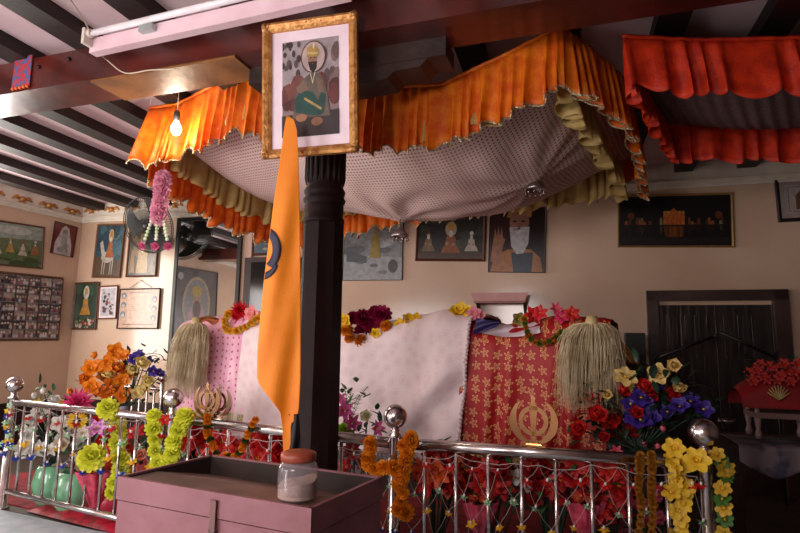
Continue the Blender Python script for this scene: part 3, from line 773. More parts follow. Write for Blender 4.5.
def a_night(A):
    A.bg('#0a0c0e').pg([(-1,-.1),(1,-.1),(1,-.25),(-1,-.25)],'#1c1410').pg([(-1,-.95),(1,-.95),(1,-.75),(-1,-.75)],'#18201c')
    OR = mat('#c0641c', .4, c2='#8a3c10', scale=60); DO = mat('#7a4418', .3, c2='#2a1a0c', scale=50, stretch=(1, .1, 1))
    A.pg([(-.2,-.18),(.2,-.18),(.2,.3),(.14,.3),(.14,.42),(.06,.42),(0,.56),(-.06,.42),(-.14,.42),(-.14,.3),(-.2,.3)], OR)
    for x in (-.17,.17,-.1,.1): A.ell(x,.36,.03,.07,'#d88a2c')
    A.pg([(-.19,-.25),(.19,-.25),(.17,-.72),(-.17,-.72)], DO)
    rd = random.Random(5)
    for k in range(26):
        x = rd.uniform(-.95,.95)
        if abs(x) < .24: continue
        h = rd.uniform(.08,.34); c = rd.choice(['#7a3c14','#a85a1c','#5a2c10','#8a8a4a'])
        A.pg([(x-.03,-.18),(x+.03,-.18),(x+.02,-.18+h),(x-.02,-.18+h)], c).pg([(x-.02,-.26),(x+.02,-.26),(x+.01,-.26-h*1.1),(x-.01,-.26-h*1.1)], '#3a2010' if c != '#8a8a4a' else '#4a5a30')
    for x in (-.82,.82): A.ell(x,.22,.07,.16,'#7a3a12')
def a_tower(A):
    A.bg('#b8a8a0').pg([(-.85,-.85),(.85,-.85),(.85,.85),(-.85,.85)],'#8a7a74').pg([(-.8,-.8),(.8,-.8),(.8,.8),(-.8,.8)],'#c0b0a6')
    A.pg([(-.5,-.7),(.3,-.7),(.3,.2),(.1,.5),(-.1,.7),(-.3,.5),(-.5,.2)],'#7a4a3c').ell(-.1,.0,.15,.3,'#4a2c28')
def a_hero(A):
    A.bg('#a07f80').pg([(-1,.1),(1,.0),(1,1),(-1,1)],'#b4a0a4').blobs(21, 18, ['#4c3a38','#6a5450'], -1,-.4,.3,.95,.09).blobs(22, 10, ['#8a6a66','#705450'], .45,1,.0,.75,.14,1.2)
    A.blobs(23, 16, ['#7a3430','#8a443a','#5c2a28'], -1,1,-.5,.05,.22).pg([(-1,-1),(1,-1),(1,-.5),(-1,-.55)],'#3a2c2c')
    A.ell(.12,.62,.44,.34,'#6a4a44',28).ell(.12,.62,.40,.31,'#d8b4ac',28)
    A.pg([(-.62,-.62),(.7,-.62),(.62,-.2),(.5,.1),(.34,.26),(.0,.28),(-.3,.15),(-.5,-.15)],'#6f5e50')
    A.pg([(-.5,-.5),(.25,-.6),(.3,-.3),(.1,-.1),(-.35,-.05),(-.55,-.25)],'#14564a').pg([(.25,-.62),(.5,-.55),(.56,-.2),(.4,-.1),(.3,-.3)],'#175048')
    A.pg([(-.5,.0),(-.2,.16),(-.05,-.05),(-.35,-.12)],'#8a6a54').pg([(.2,.2),(.45,.1),(.5,-.15),(.3,-.1)],'#8a6a54')
    A.ell(.1,.58,.16,.16,'#b07a5c').pg([(-.06,.52),(.26,.52),(.24,.38),(.12,.28),(.0,.36)],'#2c2220').ell(.1,.55,.02,.035,'#9c6648').ell(.04,.6,.03,.012,'#201414').ell(.17,.6,.03,.012,'#201414').ell(.1,.475,.04,.012,'#8a3a34')
    A.pg([(-.1,.62),(.3,.62),(.32,.75),(.2,.86),(.05,.88),(-.1,.8)],'#c89a3c').pg([(-.08,.68),(.3,.66),(.3,.7),(-.08,.73)],'#e0c070').ell(.14,.84,.03,.06,'#f0e4d0')
    A.pg([(.0,.3),(.1,.05),(.2,.3),(.17,.3),(.1,.12),(.03,.3)],'#e8d8b0').pg([(-.2,-.25),(.4,-.5),(.42,-.45),(-.18,-.2)],'#c8a050').ell(-.3,-.62,.2,.08,'#b8784c').ell(.25,-.72,.2,.09,'#a86a44')
hang('framed_picture', ((-40, 213), (45, 228), (41, 269.5), (-40, 262)), atL, 'framed green battle painting, uppermost on the left wall', 'picture', a_battle, .022, mat('#5a3a24', .4))
hang('framed_picture', ((55, 222), (78, 227), (71, 257), (49, 253)), atL, 'unframed portrait of white-shawled elder on red ground near the wall corner', 'picture', a_white, .004, mat('#3a2020', .5))
hang('photo_collage', ((-60, 264), (63.7, 278.4), (56.5, 343), (-60, 339)), atL, 'large framed collage of many small grey photographs on the left wall', 'picture', a_collage, .03, mat('#6a4a34', .4))
hang('framed_picture', ((98, 224.5), (126, 224), (120.5, 278.5), (93, 277.5)), pb, 'framed painting of a rider on a pale horse with teal sky', 'picture', a_rider, .022, mat('#6a4422', .4))
hang('framed_picture', ((130, 227), (160, 226), (157, 277.5), (127, 276.5)), pb, 'framed golden-brown painting partly behind the wall fan', 'picture', a_gold, .022, mat('#5a3218', .4))
hang('framed_picture', ((76, 282.5), (99.5, 282), (96.5, 330), (72.5, 329.5)), pb, 'framed print of a seated orange-robed figure on dark green, lowest near the corner', 'picture', a_green, .022, mat('#5c3a22', .4))
hang('framed_picture', ((100, 286), (118.5, 285.3), (117, 319), (98, 319.3)), pb, 'smallest framed print with pale border beside the paper chart', 'picture', a_small, .018, mat('#7a4424', .4), .02)
ch = hang('framed_chart', ((120, 288.5), (161, 288.5), (158.5, 330), (118, 328)), pb, 'square framed peach paper chart hanging from a nail by a string', 'picture', a_chart, .016, mat('#3a2a28', .4))
mb = MB(); mb.tube([pb(130, 288) , pb(141, 280), pb(152, 288)], .003, 4); mb.build('string', mat('#6a4a40', .6), ch)
hang('poster', ((344, 213), (403, 213), (403, 281), (344, 280)), pb, 'misty grey-blue poster with small yellow figure right of the pillar', 'poster', a_mist, .006, mat('#2a2a2c', .4), depth=.01)
hang('framed_picture', ((416.5, 213), (486, 215), (485, 262), (416.5, 261)), pb, 'dark framed painting of three seated figures on the back wall', 'picture', a_three, .028, mat('#5a3020', .35))
hang('framed_picture', ((489, 207), (546, 208), (545, 273), (489, 272.5)), pb, 'large portrait of a white-bearded figure with raised hand', 'picture', a_guru, .008, mat('#6a6468', .3, .5), depth=.012)
hang('framed_picture', ((617, 195.5), (733, 193), (733.5, 247.5), (618, 247.5)), pb, 'wide gold-edged night picture of a lit building over water', 'picture', a_night, .02, mat('#b08850', .35, .5), .02, mat('#0c0c0c', .4))
hang('framed_picture', ((774, 179.5), (835, 173), (838, 219), (777.5, 223)), pb, 'dark framed print with wide pale border at the far right of the wall', 'picture', a_tower, .035, mat('#2a1c18', .4), .04, mat('#9c8c86', .6))
hang('framed_picture', ((252, 240), (278, 239), (277, 255), (252, 256)), pb, 'small blue picture above the dark wall cabinet, partly behind the flag', 'picture', lambda A: A.bg('#4a6a7c').blobs(3, 8, ['#c8d0d0','#2a4858','#b8a080'], r=.4), .03, mat('#5a3218', .4))
# big gilt portrait leaning out from the beam
def pfr(px, py): return atY(px, py, (2.72 if px < 300 else 2.60) - (.05 if py < 80 else 0))
hero = hang('portrait_frame', ((266, 29), (361, 12), (357, 152), (264, 161)), pfr, 'large ornate gilt portrait frame tilted forward above the flag', 'picture', a_hero, .045, GILT, .055, mat('#efdde4', .5, c2='#e6d0da'), depth=.035, ornate=True)
# tall mirror and what it reflects
mr = empty('mirror', pb(209, 350), 'tall dark-framed wall mirror behind the pink cloth', 'mirror')
mc = [pb(179, 219), pb(243, 229), pb(239, 420), pb(170, 420)]
mz = mc[0].z; mx0 = mc[0].dot(U); mx1 = mc[1].dot(U); mz0 = .95
ctr = R((mx0+mx1)/2, BW-.03, (mz+mz0)/2)
for (cx, cz, sx, sz) in ((mx0+.02, 0, .045, mz-mz0), (mx1-.02, 0, .045, mz-mz0)):
    mb = MB(); mb.box(R(cx, BW-.03, (mz+mz0)/2), sx, .04, sz, U, W, ZZ); mb.build('frame_stile', mat('#14100f', .4), mr)
for zz in (mz-.02, mz0+.02):
    mb = MB(); mb.box(R((mx0+mx1)/2, BW-.03, zz), mx1-mx0, .04, .045, U, W, ZZ); mb.build('frame_rail', mat('#14100f', .4), mr)
mb = MB(); mb.box(ctr, mx1-mx0-.02, .012, mz-mz0-.02, U, W, ZZ); mb.build('glass', mat('#e8ecec', .02, 1, c2='#e4e8e8'), mr)
def atMir(px, py):
    p = atB(px, py, BW-.036); d = (p-EYE); d = d - W*2*d.dot(W)
    return p + d*((C0-p).dot(LN)/d.dot(LN))
def a_oval(A):
    A.bg('#4a5058').blobs(5, 10, ['#5c6470','#3a4048'], r=.4).ell(0,.05,.68,.78,'#c8b48c',30).ell(0,.05,.60,.70,'#8c949c',30)
    A.pg([(-.5,-.4),(.5,-.4),(.3,-.62),(-.3,-.62)],'#d890a4').ell(0,-.25,.42,.3,'#d8a0b0').ell(0,.15,.2,.25,'#c09078').ell(0,-.08,.2,.25,'#4a3c38').ell(0,.42,.25,.16,'#d8b43c')
    A.ell(.8,.8,.12,.1,'#c8c8c8')
ov = [(175, 266), (217, 272), (215, 345), (172, 345)]
hang('framed_picture', (ov[1], ov[0], ov[3], ov[2]), atMir, 'dark portrait print with a pale oval seen in the tall mirror', 'picture', a_oval, .03, mat('#2a2420', .4))
# pilaster and cabinet beside the mirror
for px0, px1 in ((245.5, 249), (262, 264)):
    pass
A0, A1 = pb(246, 300).dot(U), pb(250, 300).dot(U)
mb = MB(); mb.box(R((A0+A1)/2, BW-.02, 1.9), A1-A0, .04, 2.1, U, W, ZZ); struct('trim_%d' % tn, mb, mat('#c9a494', .5)); tn += 1
cb0, cb1 = pb(249, 285).dot(U), pb(300, 285).dot(U); zt, zb = pb(256, 259).z, pb(256, 318).z
cb = empty('wall_cabinet', R((cb0+cb1)/2, BW, zb), 'dark glossy wall cabinet mostly hidden behind the orange flag', 'cabinet')
mb = MB(); mb.box(R((cb0+cb1)/2, BW-.07, (zt+zb)/2), cb1-cb0, .14, zt-zb, U, W, ZZ); mb.build('case', mat('#301c1a', .35), cb)
mb = MB(); mb.box(R((cb0+cb1)/2+.02, BW-.145, (zt+zb)/2), cb1-cb0-.16, .012, zt-zb-.12, U, W, ZZ); mb.build('glass_door', mat('#080809', .1), cb)
# shelf on the wall
s0, s1 = pb(474, 292), pb(529, 291); zs = pb(500, 300).z
sh = empty('wall_shelf', (s0+s1)/2, 'small pink-edged wall shelf below the portrait with raised hand', 'shelf')
a_, b_ = s0.dot(U), s1.dot(U)
mb = MB(); mb.ext([R(a_, BW-.22, zs+.06), R(b_, BW-.22, zs+.06), R(b_-.03, BW-.22, zs-.03), R(a_+.03, BW-.22, zs-.03)], W*.015); mb.build('front_board', mat('#c8847c', .35, c2='#b87870'), sh)
mb = MB(); mb.box(R((a_+b_)/2, BW-.11, zs-.035), b_-a_-.06, .22, .02, U, W, ZZ); mb.build('board', mat('#a86a60', .5), sh)
for x in (a_+.05, b_-.05):
    mb = MB(); mb.ext([R(x, BW-.2, zs-.045), R(x, BW-.01, zs-.045), R(x, BW-.01, zs-.2)], U*.015); mb.build('bracket', DARKW, sh)

# ---------------- wall fan ----------------
fc = atB(149, 225, BW-.42); fn_ = (V((-.30, -1, -.42))).normalized()
fan = empty('wall_fan', pb(163, 240), 'black wall-mounted fan with wire cage beside the pink hanging garland', 'fan')
fx = fn_.cross(ZZ).normalized(); fy = fx.cross(fn_)
BLK = mat('#16120f', .4)
mb = MB()
for r, dz in ((.35, .0), (.35, .03), (.06, .075), (.19, .065)):
    ring = [fc + (fx*math.cos(t) + fy*math.sin(t))*r + fn_*dz for t in [2*PI*i/40 for i in range(41)]]
    mb.tube(ring, .006 if r > .3 else .003, 6, False)
for i in range(72):
    t = 2*PI*i/72; d = fx*math.cos(t) + fy*math.sin(t)
    mb.tube([fc + d*.05 + fn_*.078, fc + d*.15 + fn_*.06, fc + d*.35 + fn_*.02], .0026, 4, False)
    mb.tube([fc + d*.35 + fn_*.0, fc + d*.14 - fn_*.06, fc + d*.05 - fn_*.07], .0026, 4, False)
tag(mb.build('cage', BLK, fan, True), kind='stuff')
for k in range(3):
    mb = MB()
    def blade(u, v, k=k):
        t = 2*PI*k/3 + .2 + (v-.5)*1.5*(.5+.5*u); r = .03 + .28*u
        return fc + (fx*math.cos(t) + fy*math.sin(t))*r + fn_*(.02 + (v-.5)*.05)
    mb.grid(blade, 6, 8); mb.build('blade', mat('#0e0c0a', .6), fan, True)
mb = MB(); mb.lathe([(.001, .085), (.045, .08), (.05, .07), (.04, .03), (.03, -.05), (.075, -.07), (.08, -.16), (.05, -.2), (.001, -.205)], fc, 20, fx, fy, fn_); mb.build('motor', BLK, fan, True)
wp = pb(166, 244)
mb = MB(); mb.tube(bez([fc - fn_*.16, fc - fn_*.16 - ZZ*.12 + W*.05, wp + ZZ*.02 - W*.12, wp - W*.03], 10), .018, 8); mb.box(wp - W*.02, .12, .05, .14, U, W, ZZ); mb.build('bracket', BLK, fan, False)

# ---------------- door at the right ----------------
d0, d1 = pb(647, 320).dot(U), pb(788, 320).dot(U); dz = pb(716, 290.5).z
dr = MB()
for a, b in ((d0, d0+.10), (d1-.12, d1)): dr.box(R((a+b)/2, BW-.03, dz/2), b-a, .10, dz, U, W, ZZ)
dr.box(R((d0+d1)/2, BW-.03, dz-.05), d1-d0, .10, .10, U, W, ZZ)
DOORM = mat('#2e2523', .28, c2='#151010', scale=5, bump=.9, bscale=7, stretch=(3, 3, .35), coat=.5, name='weathered_door')
door = struct('door_1', dr, mat('#4a332e', .45, c2='#33211e', scale=4))
mid = (d0+d1)/2
for a, b in ((d0+.11, mid-.004), (mid+.004, d1-.13)):
    lf = MB(); lf.box(R((a+b)/2, BW-.005, dz/2-.07), b-a, .03, dz-.14, U, W, ZZ)
    L2 = lf.build('leaf', DOORM, door)
    pn = MB(); w3 = (b-a-.12)/3
    for k in range(3): pn.box(R(a+.06+w3*(k+.5), BW-.024, dz-.45), w3-.012, .012, .42, U, W, ZZ)
    tag(pn.build('panel', DOORM, L2), kind='stuff')
    pn = MB(); pn.box(R((a+b)/2, BW-.024, dz-.95), b-a-.14, .014, .34, U, W, ZZ); pn.build('panel', DOORM, L2)
# gable shaped rods standing before the door
gb = empty('gable_frame', pb(717, 400), 'thin black gable-shaped rod frame standing before the dark door', 'frame')
BK = BW - .35
for p, q in (((660, 357), (713, 337)), ((720, 332), (775, 357))):
    mb = MB(); mb.tube([atB(*p, BK), atB(*q, BK)], .014, 8); mb.build('rod', BLK, gb, True)
for p in ((660, 357), (775, 357)):
    a = atB(*p, BK); mb = MB(); mb.tube([a, V((a.x, a.y, 0))], .012, 8); mb.build('post', BLK, gb, True)
a = atB(716, 336, BK); mb = MB(); mb.ball(a, .022, 10); mb.build('joint', BLK, gb, True)
# loudspeaker
sp = atB(635, 352, BW-.22)
e = empty('loudspeaker', V((sp.x, sp.y, sp.z-.2)), 'black box loudspeaker on the wall left of the door frame', 'speaker')
mb = MB(); mb.box(sp - ZZ*.03, .17, .2, .42, U, W, ZZ); mb.build('case', mat('#121214', .5), e)
mb = MB(); mb.lathe([(.055, 0), (.05, .01), (.03, .004), (.001, .006)], sp - W*.1 - ZZ*.08, 16, U, ZZ, -W); mb.build('cone', mat('#28282a', .6), e, True)
mb = MB(); mb.box(sp + W*.15, .05, .12, .05, U, W, ZZ); mb.build('wall_bracket', BLK, e)
# red charm on the beam
q = [atP(*c, onbeam(0, -.006), BN) for c in ((16, 59), (33, 55), (30, 86), (12, 90))]
e = empty('beam_banner', (q[2]+q[3])/2, 'small red printed hanging fixed to the dark red beam', 'hanging')
mb = MB(); mb.ext(q, -BN*.006); mb.build('cloth', mat('#b0303a', .6, c2='#4a5a8a', scale=40, lo=.45, hi=.5), e)
mb = MB()
for k in range(5):
    p = q[3].lerp(q[2], (k+.5)/5) - BN*.006; mb.ball(p, .012, 8)
tag(mb.build('fringe', mat('#e06a30', .6), e, True), kind='stuff')
for px, py in ((69, 59), (39, 67), (99, 50)):
    b_ = atP(px, py, onbeam(0, -.004), BN); mb = MB(); mb.lathe([(.014, 0), (.012, .008), (.001, .012)], b_, 10, BD, ZZ, -BN); mb.build('bolt', mat('#2a1614', .3, .5), beam, True)
# ---------------- orange flag on its pole ----------------
FY = 2.52
def fold(px, py):
    k = min(1, max(0, (py-118)/120))
    return .014*k*math.sin((px-257)/8 + py/120) + .004*math.sin((px+py*.2)/4.1)*k
def flagpt(px, py, d=0):
    if d: px = max(px, edge(LE, py)+.3)
    return atY(px, py, FY + fold(px, py) - d)
def edge(tab, py):
    if py <= tab[0][0]: return tab[0][1]
    for (a, xa), (b, xb) in zip(tab, tab[1:]):
        if py <= b: return xa + (xb-xa)*(py-a)/(b-a)
    return tab[-1][1]
LE = [(116, 286.5), (130, 284), (160, 280), (200, 274), (240, 269), (280, 264), (320, 260), (350, 257.5), (378, 257), (384, 259), (412, 280), (425, 282), (462, 284)]
RE = [(116, 288.5), (120, 294), (130, 297), (160, 298.5), (220, 300), (300, 301), (380, 300.5), (408, 299), (418, 297), (424, 291), (462, 290)]
fl_ = empty('flag', atY(290, 470, FY+.06), 'tall orange cloth flag with dark blue emblem hanging in front of the pillar', 'flag')
mb = MB(); mb.grid(lambda u, v: flagpt(*(lambda py: (edge(LE, py) + (edge(RE, py)-edge(LE, py))*u, py))(116+346*v)), 26, 90)
FLM = mat('#ff9620', .6, c2='#f88a14', scale=5, bump=.15, bscale=200, tl=.1, name='orange_cotton')
o = mb.build('cloth', FLM, fl_, True); shell(o, .0015)
NAVY = mat('#2c2a40', .6)
def ringpts(cx, cy, rx, ry, a0, a1, n): return [(cx + rx*math.cos(math.radians(a0+(a1-a0)*i/n)), cy + ry*math.sin(math.radians(a0+(a1-a0)*i/n))) for i in range(n+1)]
mb = MB()
A_ = ringpts(262, 249, 19, 23, -68, 56, 20); B_ = ringpts(260.5, 249, 12, 16.5, -60, 66, 20)
mb.grid(lambda u, v: (lambda i: flagpt(A_[i][0]*(1-v)+B_[i][0]*v, A_[i][1]*(1-v)+B_[i][1]*v, .006))(int(round(u*20))), 20, 3)
o = mb.build('emblem_arc', NAVY, fl_, True); shell(o, .001)
mb = MB(); A_ = ringpts(260, 257, 19, 23, 20, 86, 12); B_ = ringpts(260, 255, 17, 18, 30, 84, 12)
mb.grid(lambda u, v: (lambda i: flagpt(A_[i][0]*(1-v)+B_[i][0]*v, A_[i][1]*(1-v)+B_[i][1]*v, .006))(int(round(u*12))), 12, 2)
o = mb.build('emblem_arc', NAVY, fl_, True); shell(o, .001)
mb = MB(); p0 = atY(291, 122, FY+.06); p1 = V((p0.x+.01, p0.y+.02, .0)); p1 = atY(294, 470, FY+.08); p1 = p0.lerp(p1, (p0.z)/(p0.z-p1.z)) if p0.z != p1.z else p1
mb.tube([p1, p0], .011, 10); mb.build('pole', mat('#1c1c1e', .5), fl_, True)
def blk(u, v):
    py = 414 + 52*v; xl_ = 289 + 1.5*math.sin(v*4); xr_ = 299 + 3*v
    return atY(xl_ + (xr_-xl_)*u, py, FY + .01 + .02*math.sin(u*6+v*5))
mb = MB(); mb.grid(blk, 8, 14); o = mb.build('black_wrap', mat('#101013', .7), fl_, True); shell(o)

# ---------------- donation box and jar ----------------
HZ = .86
f0, f1 = atZ(114, 482, HZ), atZ(311, 508, HZ); b1_ = atZ(391, 478, HZ)
bd = Matrix.Rotation(math.radians(-5), 3, 'Z') @ (f1-f0).normalized(); f0 = f1 - bd*((f1-f0).length + .05); bn = V((-bd.y, bd.x, 0)); LB = (f1-f0).length; DB = (b1_-f1).dot(bn)
def bp3(x, y, z): return V((f0.x, f0.y, 0)) + bd*x + bn*y + ZZ*z
BOXM = mat('#8c5860', .5, c2='#784448', scale=5, bump=.25, bscale=18, name='painted_sheet_metal')
BOXD = mat('#6a4a3e', .5, c2='#4c3329', scale=6, bump=.2, bscale=12, name='brown_tray')
bx_ = empty('donation_box', bp3(LB/2, DB/2, 0), 'large mauve-brown metal donation box with sunken top in the foreground', 'donation box')
TH = .012
mb = MB()
zc = HZ-.075
mb.box(bp3(LB/2, TH/2, zc/2), LB, TH, zc, bd, bn, ZZ).box(bp3(LB/2, DB-TH/2, zc/2), LB, TH, zc, bd, bn, ZZ)
mb.box(bp3(TH/2, DB/2, zc/2), TH, DB-2*TH, zc, bd, bn, ZZ).box(bp3(LB-TH/2, DB/2, zc/2), TH, DB-2*TH, zc, bd, bn, ZZ)
mb.build('body', BOXM, bx_)
mb = MB(); e_ = .004; z0_ = zc+.004; hh = HZ-z0_
mb.box(bp3(LB/2, TH/2-e_, z0_+hh/2), LB+2*e_, TH, hh, bd, bn, ZZ).box(bp3(LB/2, DB-TH/2+e_, z0_+hh/2), LB+2*e_, TH, hh, bd, bn, ZZ)
mb.box(bp3(TH/2-e_, DB/2, z0_+hh/2), TH, DB, hh, bd, bn, ZZ).box(bp3(LB-TH/2+e_, DB/2, z0_+hh/2), TH, DB, hh, bd, bn, ZZ)
mb.build('lid', BOXM, bx_)
mb = MB(); k = mb.vs([bp3(TH, TH, HZ-.010), bp3(LB-TH, TH, HZ-.010), bp3(LB-TH, .14, HZ-.012), bp3(TH, .14, HZ-.012), bp3(TH, DB-TH, HZ-.072), bp3(LB-TH, DB-TH, HZ-.072)])
mb.face((k, k+1, k+2, k+3)); mb.face((k+3, k+2, k+5, k+4)); o = mb.build('tray', BOXD, bx_); shell(o, .006)
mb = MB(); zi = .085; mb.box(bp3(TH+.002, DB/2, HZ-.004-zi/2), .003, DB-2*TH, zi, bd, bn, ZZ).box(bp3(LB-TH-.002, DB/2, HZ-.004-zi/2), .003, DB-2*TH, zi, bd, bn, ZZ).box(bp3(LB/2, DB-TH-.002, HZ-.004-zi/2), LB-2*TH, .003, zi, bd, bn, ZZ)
tag(mb.build('inner_shade_panels', mat('#2e1e16', .8, c2='#1c120c', scale=6), bx_), kind='stuff')  # thin dark panels put the shade inside the box into colour
hx = (atZ(205, 496, HZ)-f0).dot(bd)
mb = MB(); mb.box(bp3(hx, -.010, HZ-.065), .022, .006, .09, bd, bn, ZZ); 
h_ = mb.build('hasp', mat('#6a4a46', .4, .5), bx_)
mb = MB(); mb.tube([bp3(hx, -.012, HZ-.10) + (bd*math.cos(t) - ZZ*math.sin(t))*.012 for t in [PI*i/8-.2 for i in range(9)]], .003, 6); mb.build('staple', mat('#5a4644', .5, .4), h_, True)
mb = MB(); mb.box(bp3(hx+.001, -.02, HZ-.135), .035, .016, .035, bd, bn, ZZ); mb.build('padlock', mat('#a08858', .35, .8), h_)
jp = bp3(LB-.095, .068, HZ-.0065)
jx = atZ(297, 499, HZ-.006); jp = V((jx.x, jx.y, HZ-.0065))
y_in = (jp-f0).dot(bn)
if y_in < .064: jp = jp + bn*(.064-y_in)
if (jp-f0).dot(bd) > LB-.075: jp = jp - bd*((jp-f0).dot(bd)-LB+.075)
jar = empty('glass_jar', jp, 'small glass jar of pale powder with rusty red lid standing on the box', 'jar')
js = 1.0
mb = MB(); mb.lathe([(.001, 0), (.050, 0), (.057, .006), (.058, .02), (.058, .085), (.054, .098), (.045, .108), (.044, .116), (.042, .116), (.043, .107), (.052, .096), (.0555, .085), (.0555, .02), (.052, .008), (.001, .006)], jp, 32)
gm = mat('#a89ca0', .1, alpha=.22, coat=.8, name='jar_glass'); mb.build('glass', gm, jar, True)
mb = MB()
n = 28
def pw(u, v):
    th = 2*PI*u; r = .0545*v; return jp + V((r*math.cos(th), r*math.sin(th), .050 + .012*(math.cos(th-.4))*v + .004*math.sin(th*3)*v))
mb.grid(pw, n, 6, True)
mb.grid(lambda u, v: jp + V((.0545*math.cos(2*PI*u), .0545*math.sin(2*PI*u), .008 + (.042 + .012*math.cos(2*PI*u-.4) + .004*math.sin(6*PI*u))*v)), n, 4, True)
mb.build('powder', mat('#c4a598', .9, c2='#b08f80', scale=60), jar, True)
mb = MB(); mb.lathe([(.001, .122), (.040, .124), (.050, .120), (.0515, .112), (.0505, .098), (.048, .098), (.048, .112), (.001, .115)], jp + ZZ*.010, 32); mb.build('lid', mat('#a04a30', .45, c2='#8a3a26', scale=30), jar, True)

# ---------------- emblems standing before the cloths ----------------
def emblem(p, h, m, label, X=None, group='upright sword-and-ring emblems'):
    X = X or RD; N_ = RN; e = empty('sword_emblem', p, label, 'emblem', group); s = h/2; c = p + ZZ*(s*1.0)
    def q(x, z): return c + X*(x*s) + ZZ*(z*s) - N_*.006
    D = N_*.012
    def arc(cx, cz, r, a0, a1, n=36): return [q(cx + r*math.cos(math.radians(a0+(a1-a0)*i/n)), cz + r*math.sin(math.radians(a0+(a1-a0)*i/n))) for i in range(n+1)]
    mb = MB(); mb.strip(arc(0, 0, .60, 0, 360), arc(0, 0, .42, 0, 360), D); mb.build('ring', m, e)
    for sg in (-1, 1):
        mb = MB(); a0, a1 = (-78, 58)
        O_ = []; I_ = []
        for i in range(37):
            t = i/36; a = math.radians(a0+(a1-a0)*t); ro = 1.0; wd = .33*math.sin(PI*min(1, .18+t*.82))**.7 if t < .999 else .0
            O_.append(q(sg*ro*math.cos(a)*.98, ro*math.sin(a)*.92-.02)); I_.append(q(sg*(ro-wd)*math.cos(a)*.98, (ro-wd*.6)*math.sin(a)*.92-.02))
        mb.strip(O_, I_, D)
        mb.ext([q(sg*.05, -.98), q(sg*.32, -.98), q(sg*.30, -.84), q(sg*.08, -.72)], D)
        mb.build('curved_sword', m, e)
    mb = MB(); mb.ext([q(0, 1.05), q(.10, .9), q(.07, .78), q(.17, .5), q(.13, .1), q(.08, -.4), q(.05, -.6), q(.14, -.66), q(.05, -.74), q(.05, -.9), q(.1, -1), q(-.1, -1), q(-.05, -.9), q(-.05, -.74), q(-.14, -.66), q(-.05, -.6), q(-.08, -.4), q(-.13, .1), q(-.17, .5), q(-.07, .78), q(-.10, .9)], D - N_*.0)
    mb.build('double_edged_blade', m, e)
    mb = MB(); mb.box(p + ZZ*.004, h*.5, .05, .008, X, N_, ZZ); mb.build('foot', m, e)
    return e
eb = railat(534, 448); eb.z = RH + .029
emblem(eb, .235, mat('#f2c490', .22, 1, c2='#e0a878'), 'shiny golden sword-and-ring emblem standing on the rail before the red cloth')
el_ = railat(206, 420); el_.z = RH+.029
emblem(el_, .215, mat('#c8a080', .2, 1, c2='#b08868'), 'dull metal sword-and-ring emblem standing before the pink cloth')
emblem(el_ + RD*.07 + RN*.03, .20, mat('#c0a898', .15, 1), 'thinner metal sword-and-ring emblem just behind its twin at the pink cloth')

# ---------------- fly whisks of pale hair ----------------
def whisk(px0, py0, offp, L, spread, label, seed, lean, tip):
    base = P[0] + RN*offp; top = atP(px0, py0, base, RN)
    e = empty('fly_whisk', top, label, 'whisk', 'pale hair whisks at the shrine ends')
    rd = random.Random(seed); mb = MB()
    for k in range(1000):
        a = rd.uniform(0, 2*PI); r = math.sqrt(rd.random())
        d = RD*math.cos(a)*r + RN*math.sin(a)*r*.45
        l_ = L*rd.choice((rd.uniform(.8, 1.1), rd.uniform(.45, 1.15)))
        pts = []
        for i in range(6):
            t = i/5
            out = spread*(1-(1-t)**3.4)
            lift = .09*math.sin(PI*min(1, t*1.25))*(.4+.6*r) if t < .8 else 0
            p = top + d*(.02 + out) - ZZ*(l_*t**1.7) + RD*lean*t
            p += d*.03*t*math.sin(k*1.7)
            p += V((rd.uniform(-1,1), rd.uniform(-1,1), rd.uniform(-1,1)))*.012*t
            pts.append(p)
        mb.tube(pts, [.002, .002, .0018, .0014, .001, .0004], 3, False)
    tag(mb.build('hair', mat('#dccaa6', .6, c2='#b9a27a', scale=12, tl=.25, name='whisk_hair'), e, True), kind='stuff')
    mb = MB(); mb.lathe([(.001, -.05), (.03, -.045), (.034, -.0), (.026, .03), (.001, .035)], top, 16); mb.build('binding', mat('#b09a6a', .5), e, True)
    h = MB(); h.tube(bez([top - ZZ*.0, (top+tip)/2 + ZZ*.03, tip], 8), [.03, .024, .02, .018, .02, .026, .03, .034, .03], 12)
    h.build('handle', GOLD, e, True)
whisk(196, 322, off-.16, .50, .15, 'pale hair whisk hanging over the pink cloth, left', 3, -.07, atP(196, 322, P[0] + RN*(off-.16), RN) + RN*.22 - ZZ*.0)
whisk(592, 322, off-.17, .42, .14, 'pale hair whisk hanging over the red cloth, right end', 4, -.03, atP(636, 368, P[0] + RN*(off-.05), RN))

# ---------------- table with draped shelf at far right ----------------
TB = atY(735, 424, 3.9); tz = .72
t0_ = atZ(712, 436, tz)
tab = empty('side_table', t0_, 'dark wooden table in shadow at the right edge', 'table')
tcn = t0_ + U*.62 + W*.0
mb = MB(); mb.box(V((tcn.x, tcn.y, tz-.03)), 1.25, .62, .05, U, W, ZZ); mb.build('top', DARKW, tab)
for a in (-.56, .56):
    for b in (-.26, .26):
        q = tcn + U*a + W*b; mb = MB(); mb.box(V((q.x, q.y, (tz-.055)/2)), .07, .07, tz-.055, U, W, ZZ); mb.build('leg', DARKW, tab)
mb = MB(); mb.box(V((tcn.x, tcn.y, tz-.12)) - W*.27, 1.1, .03, .1, U, W, ZZ); mb.build('apron', DARKW, tab)
tfz = lambda px, py, b=-.33: atP(px, py, tcn + W*b, W)
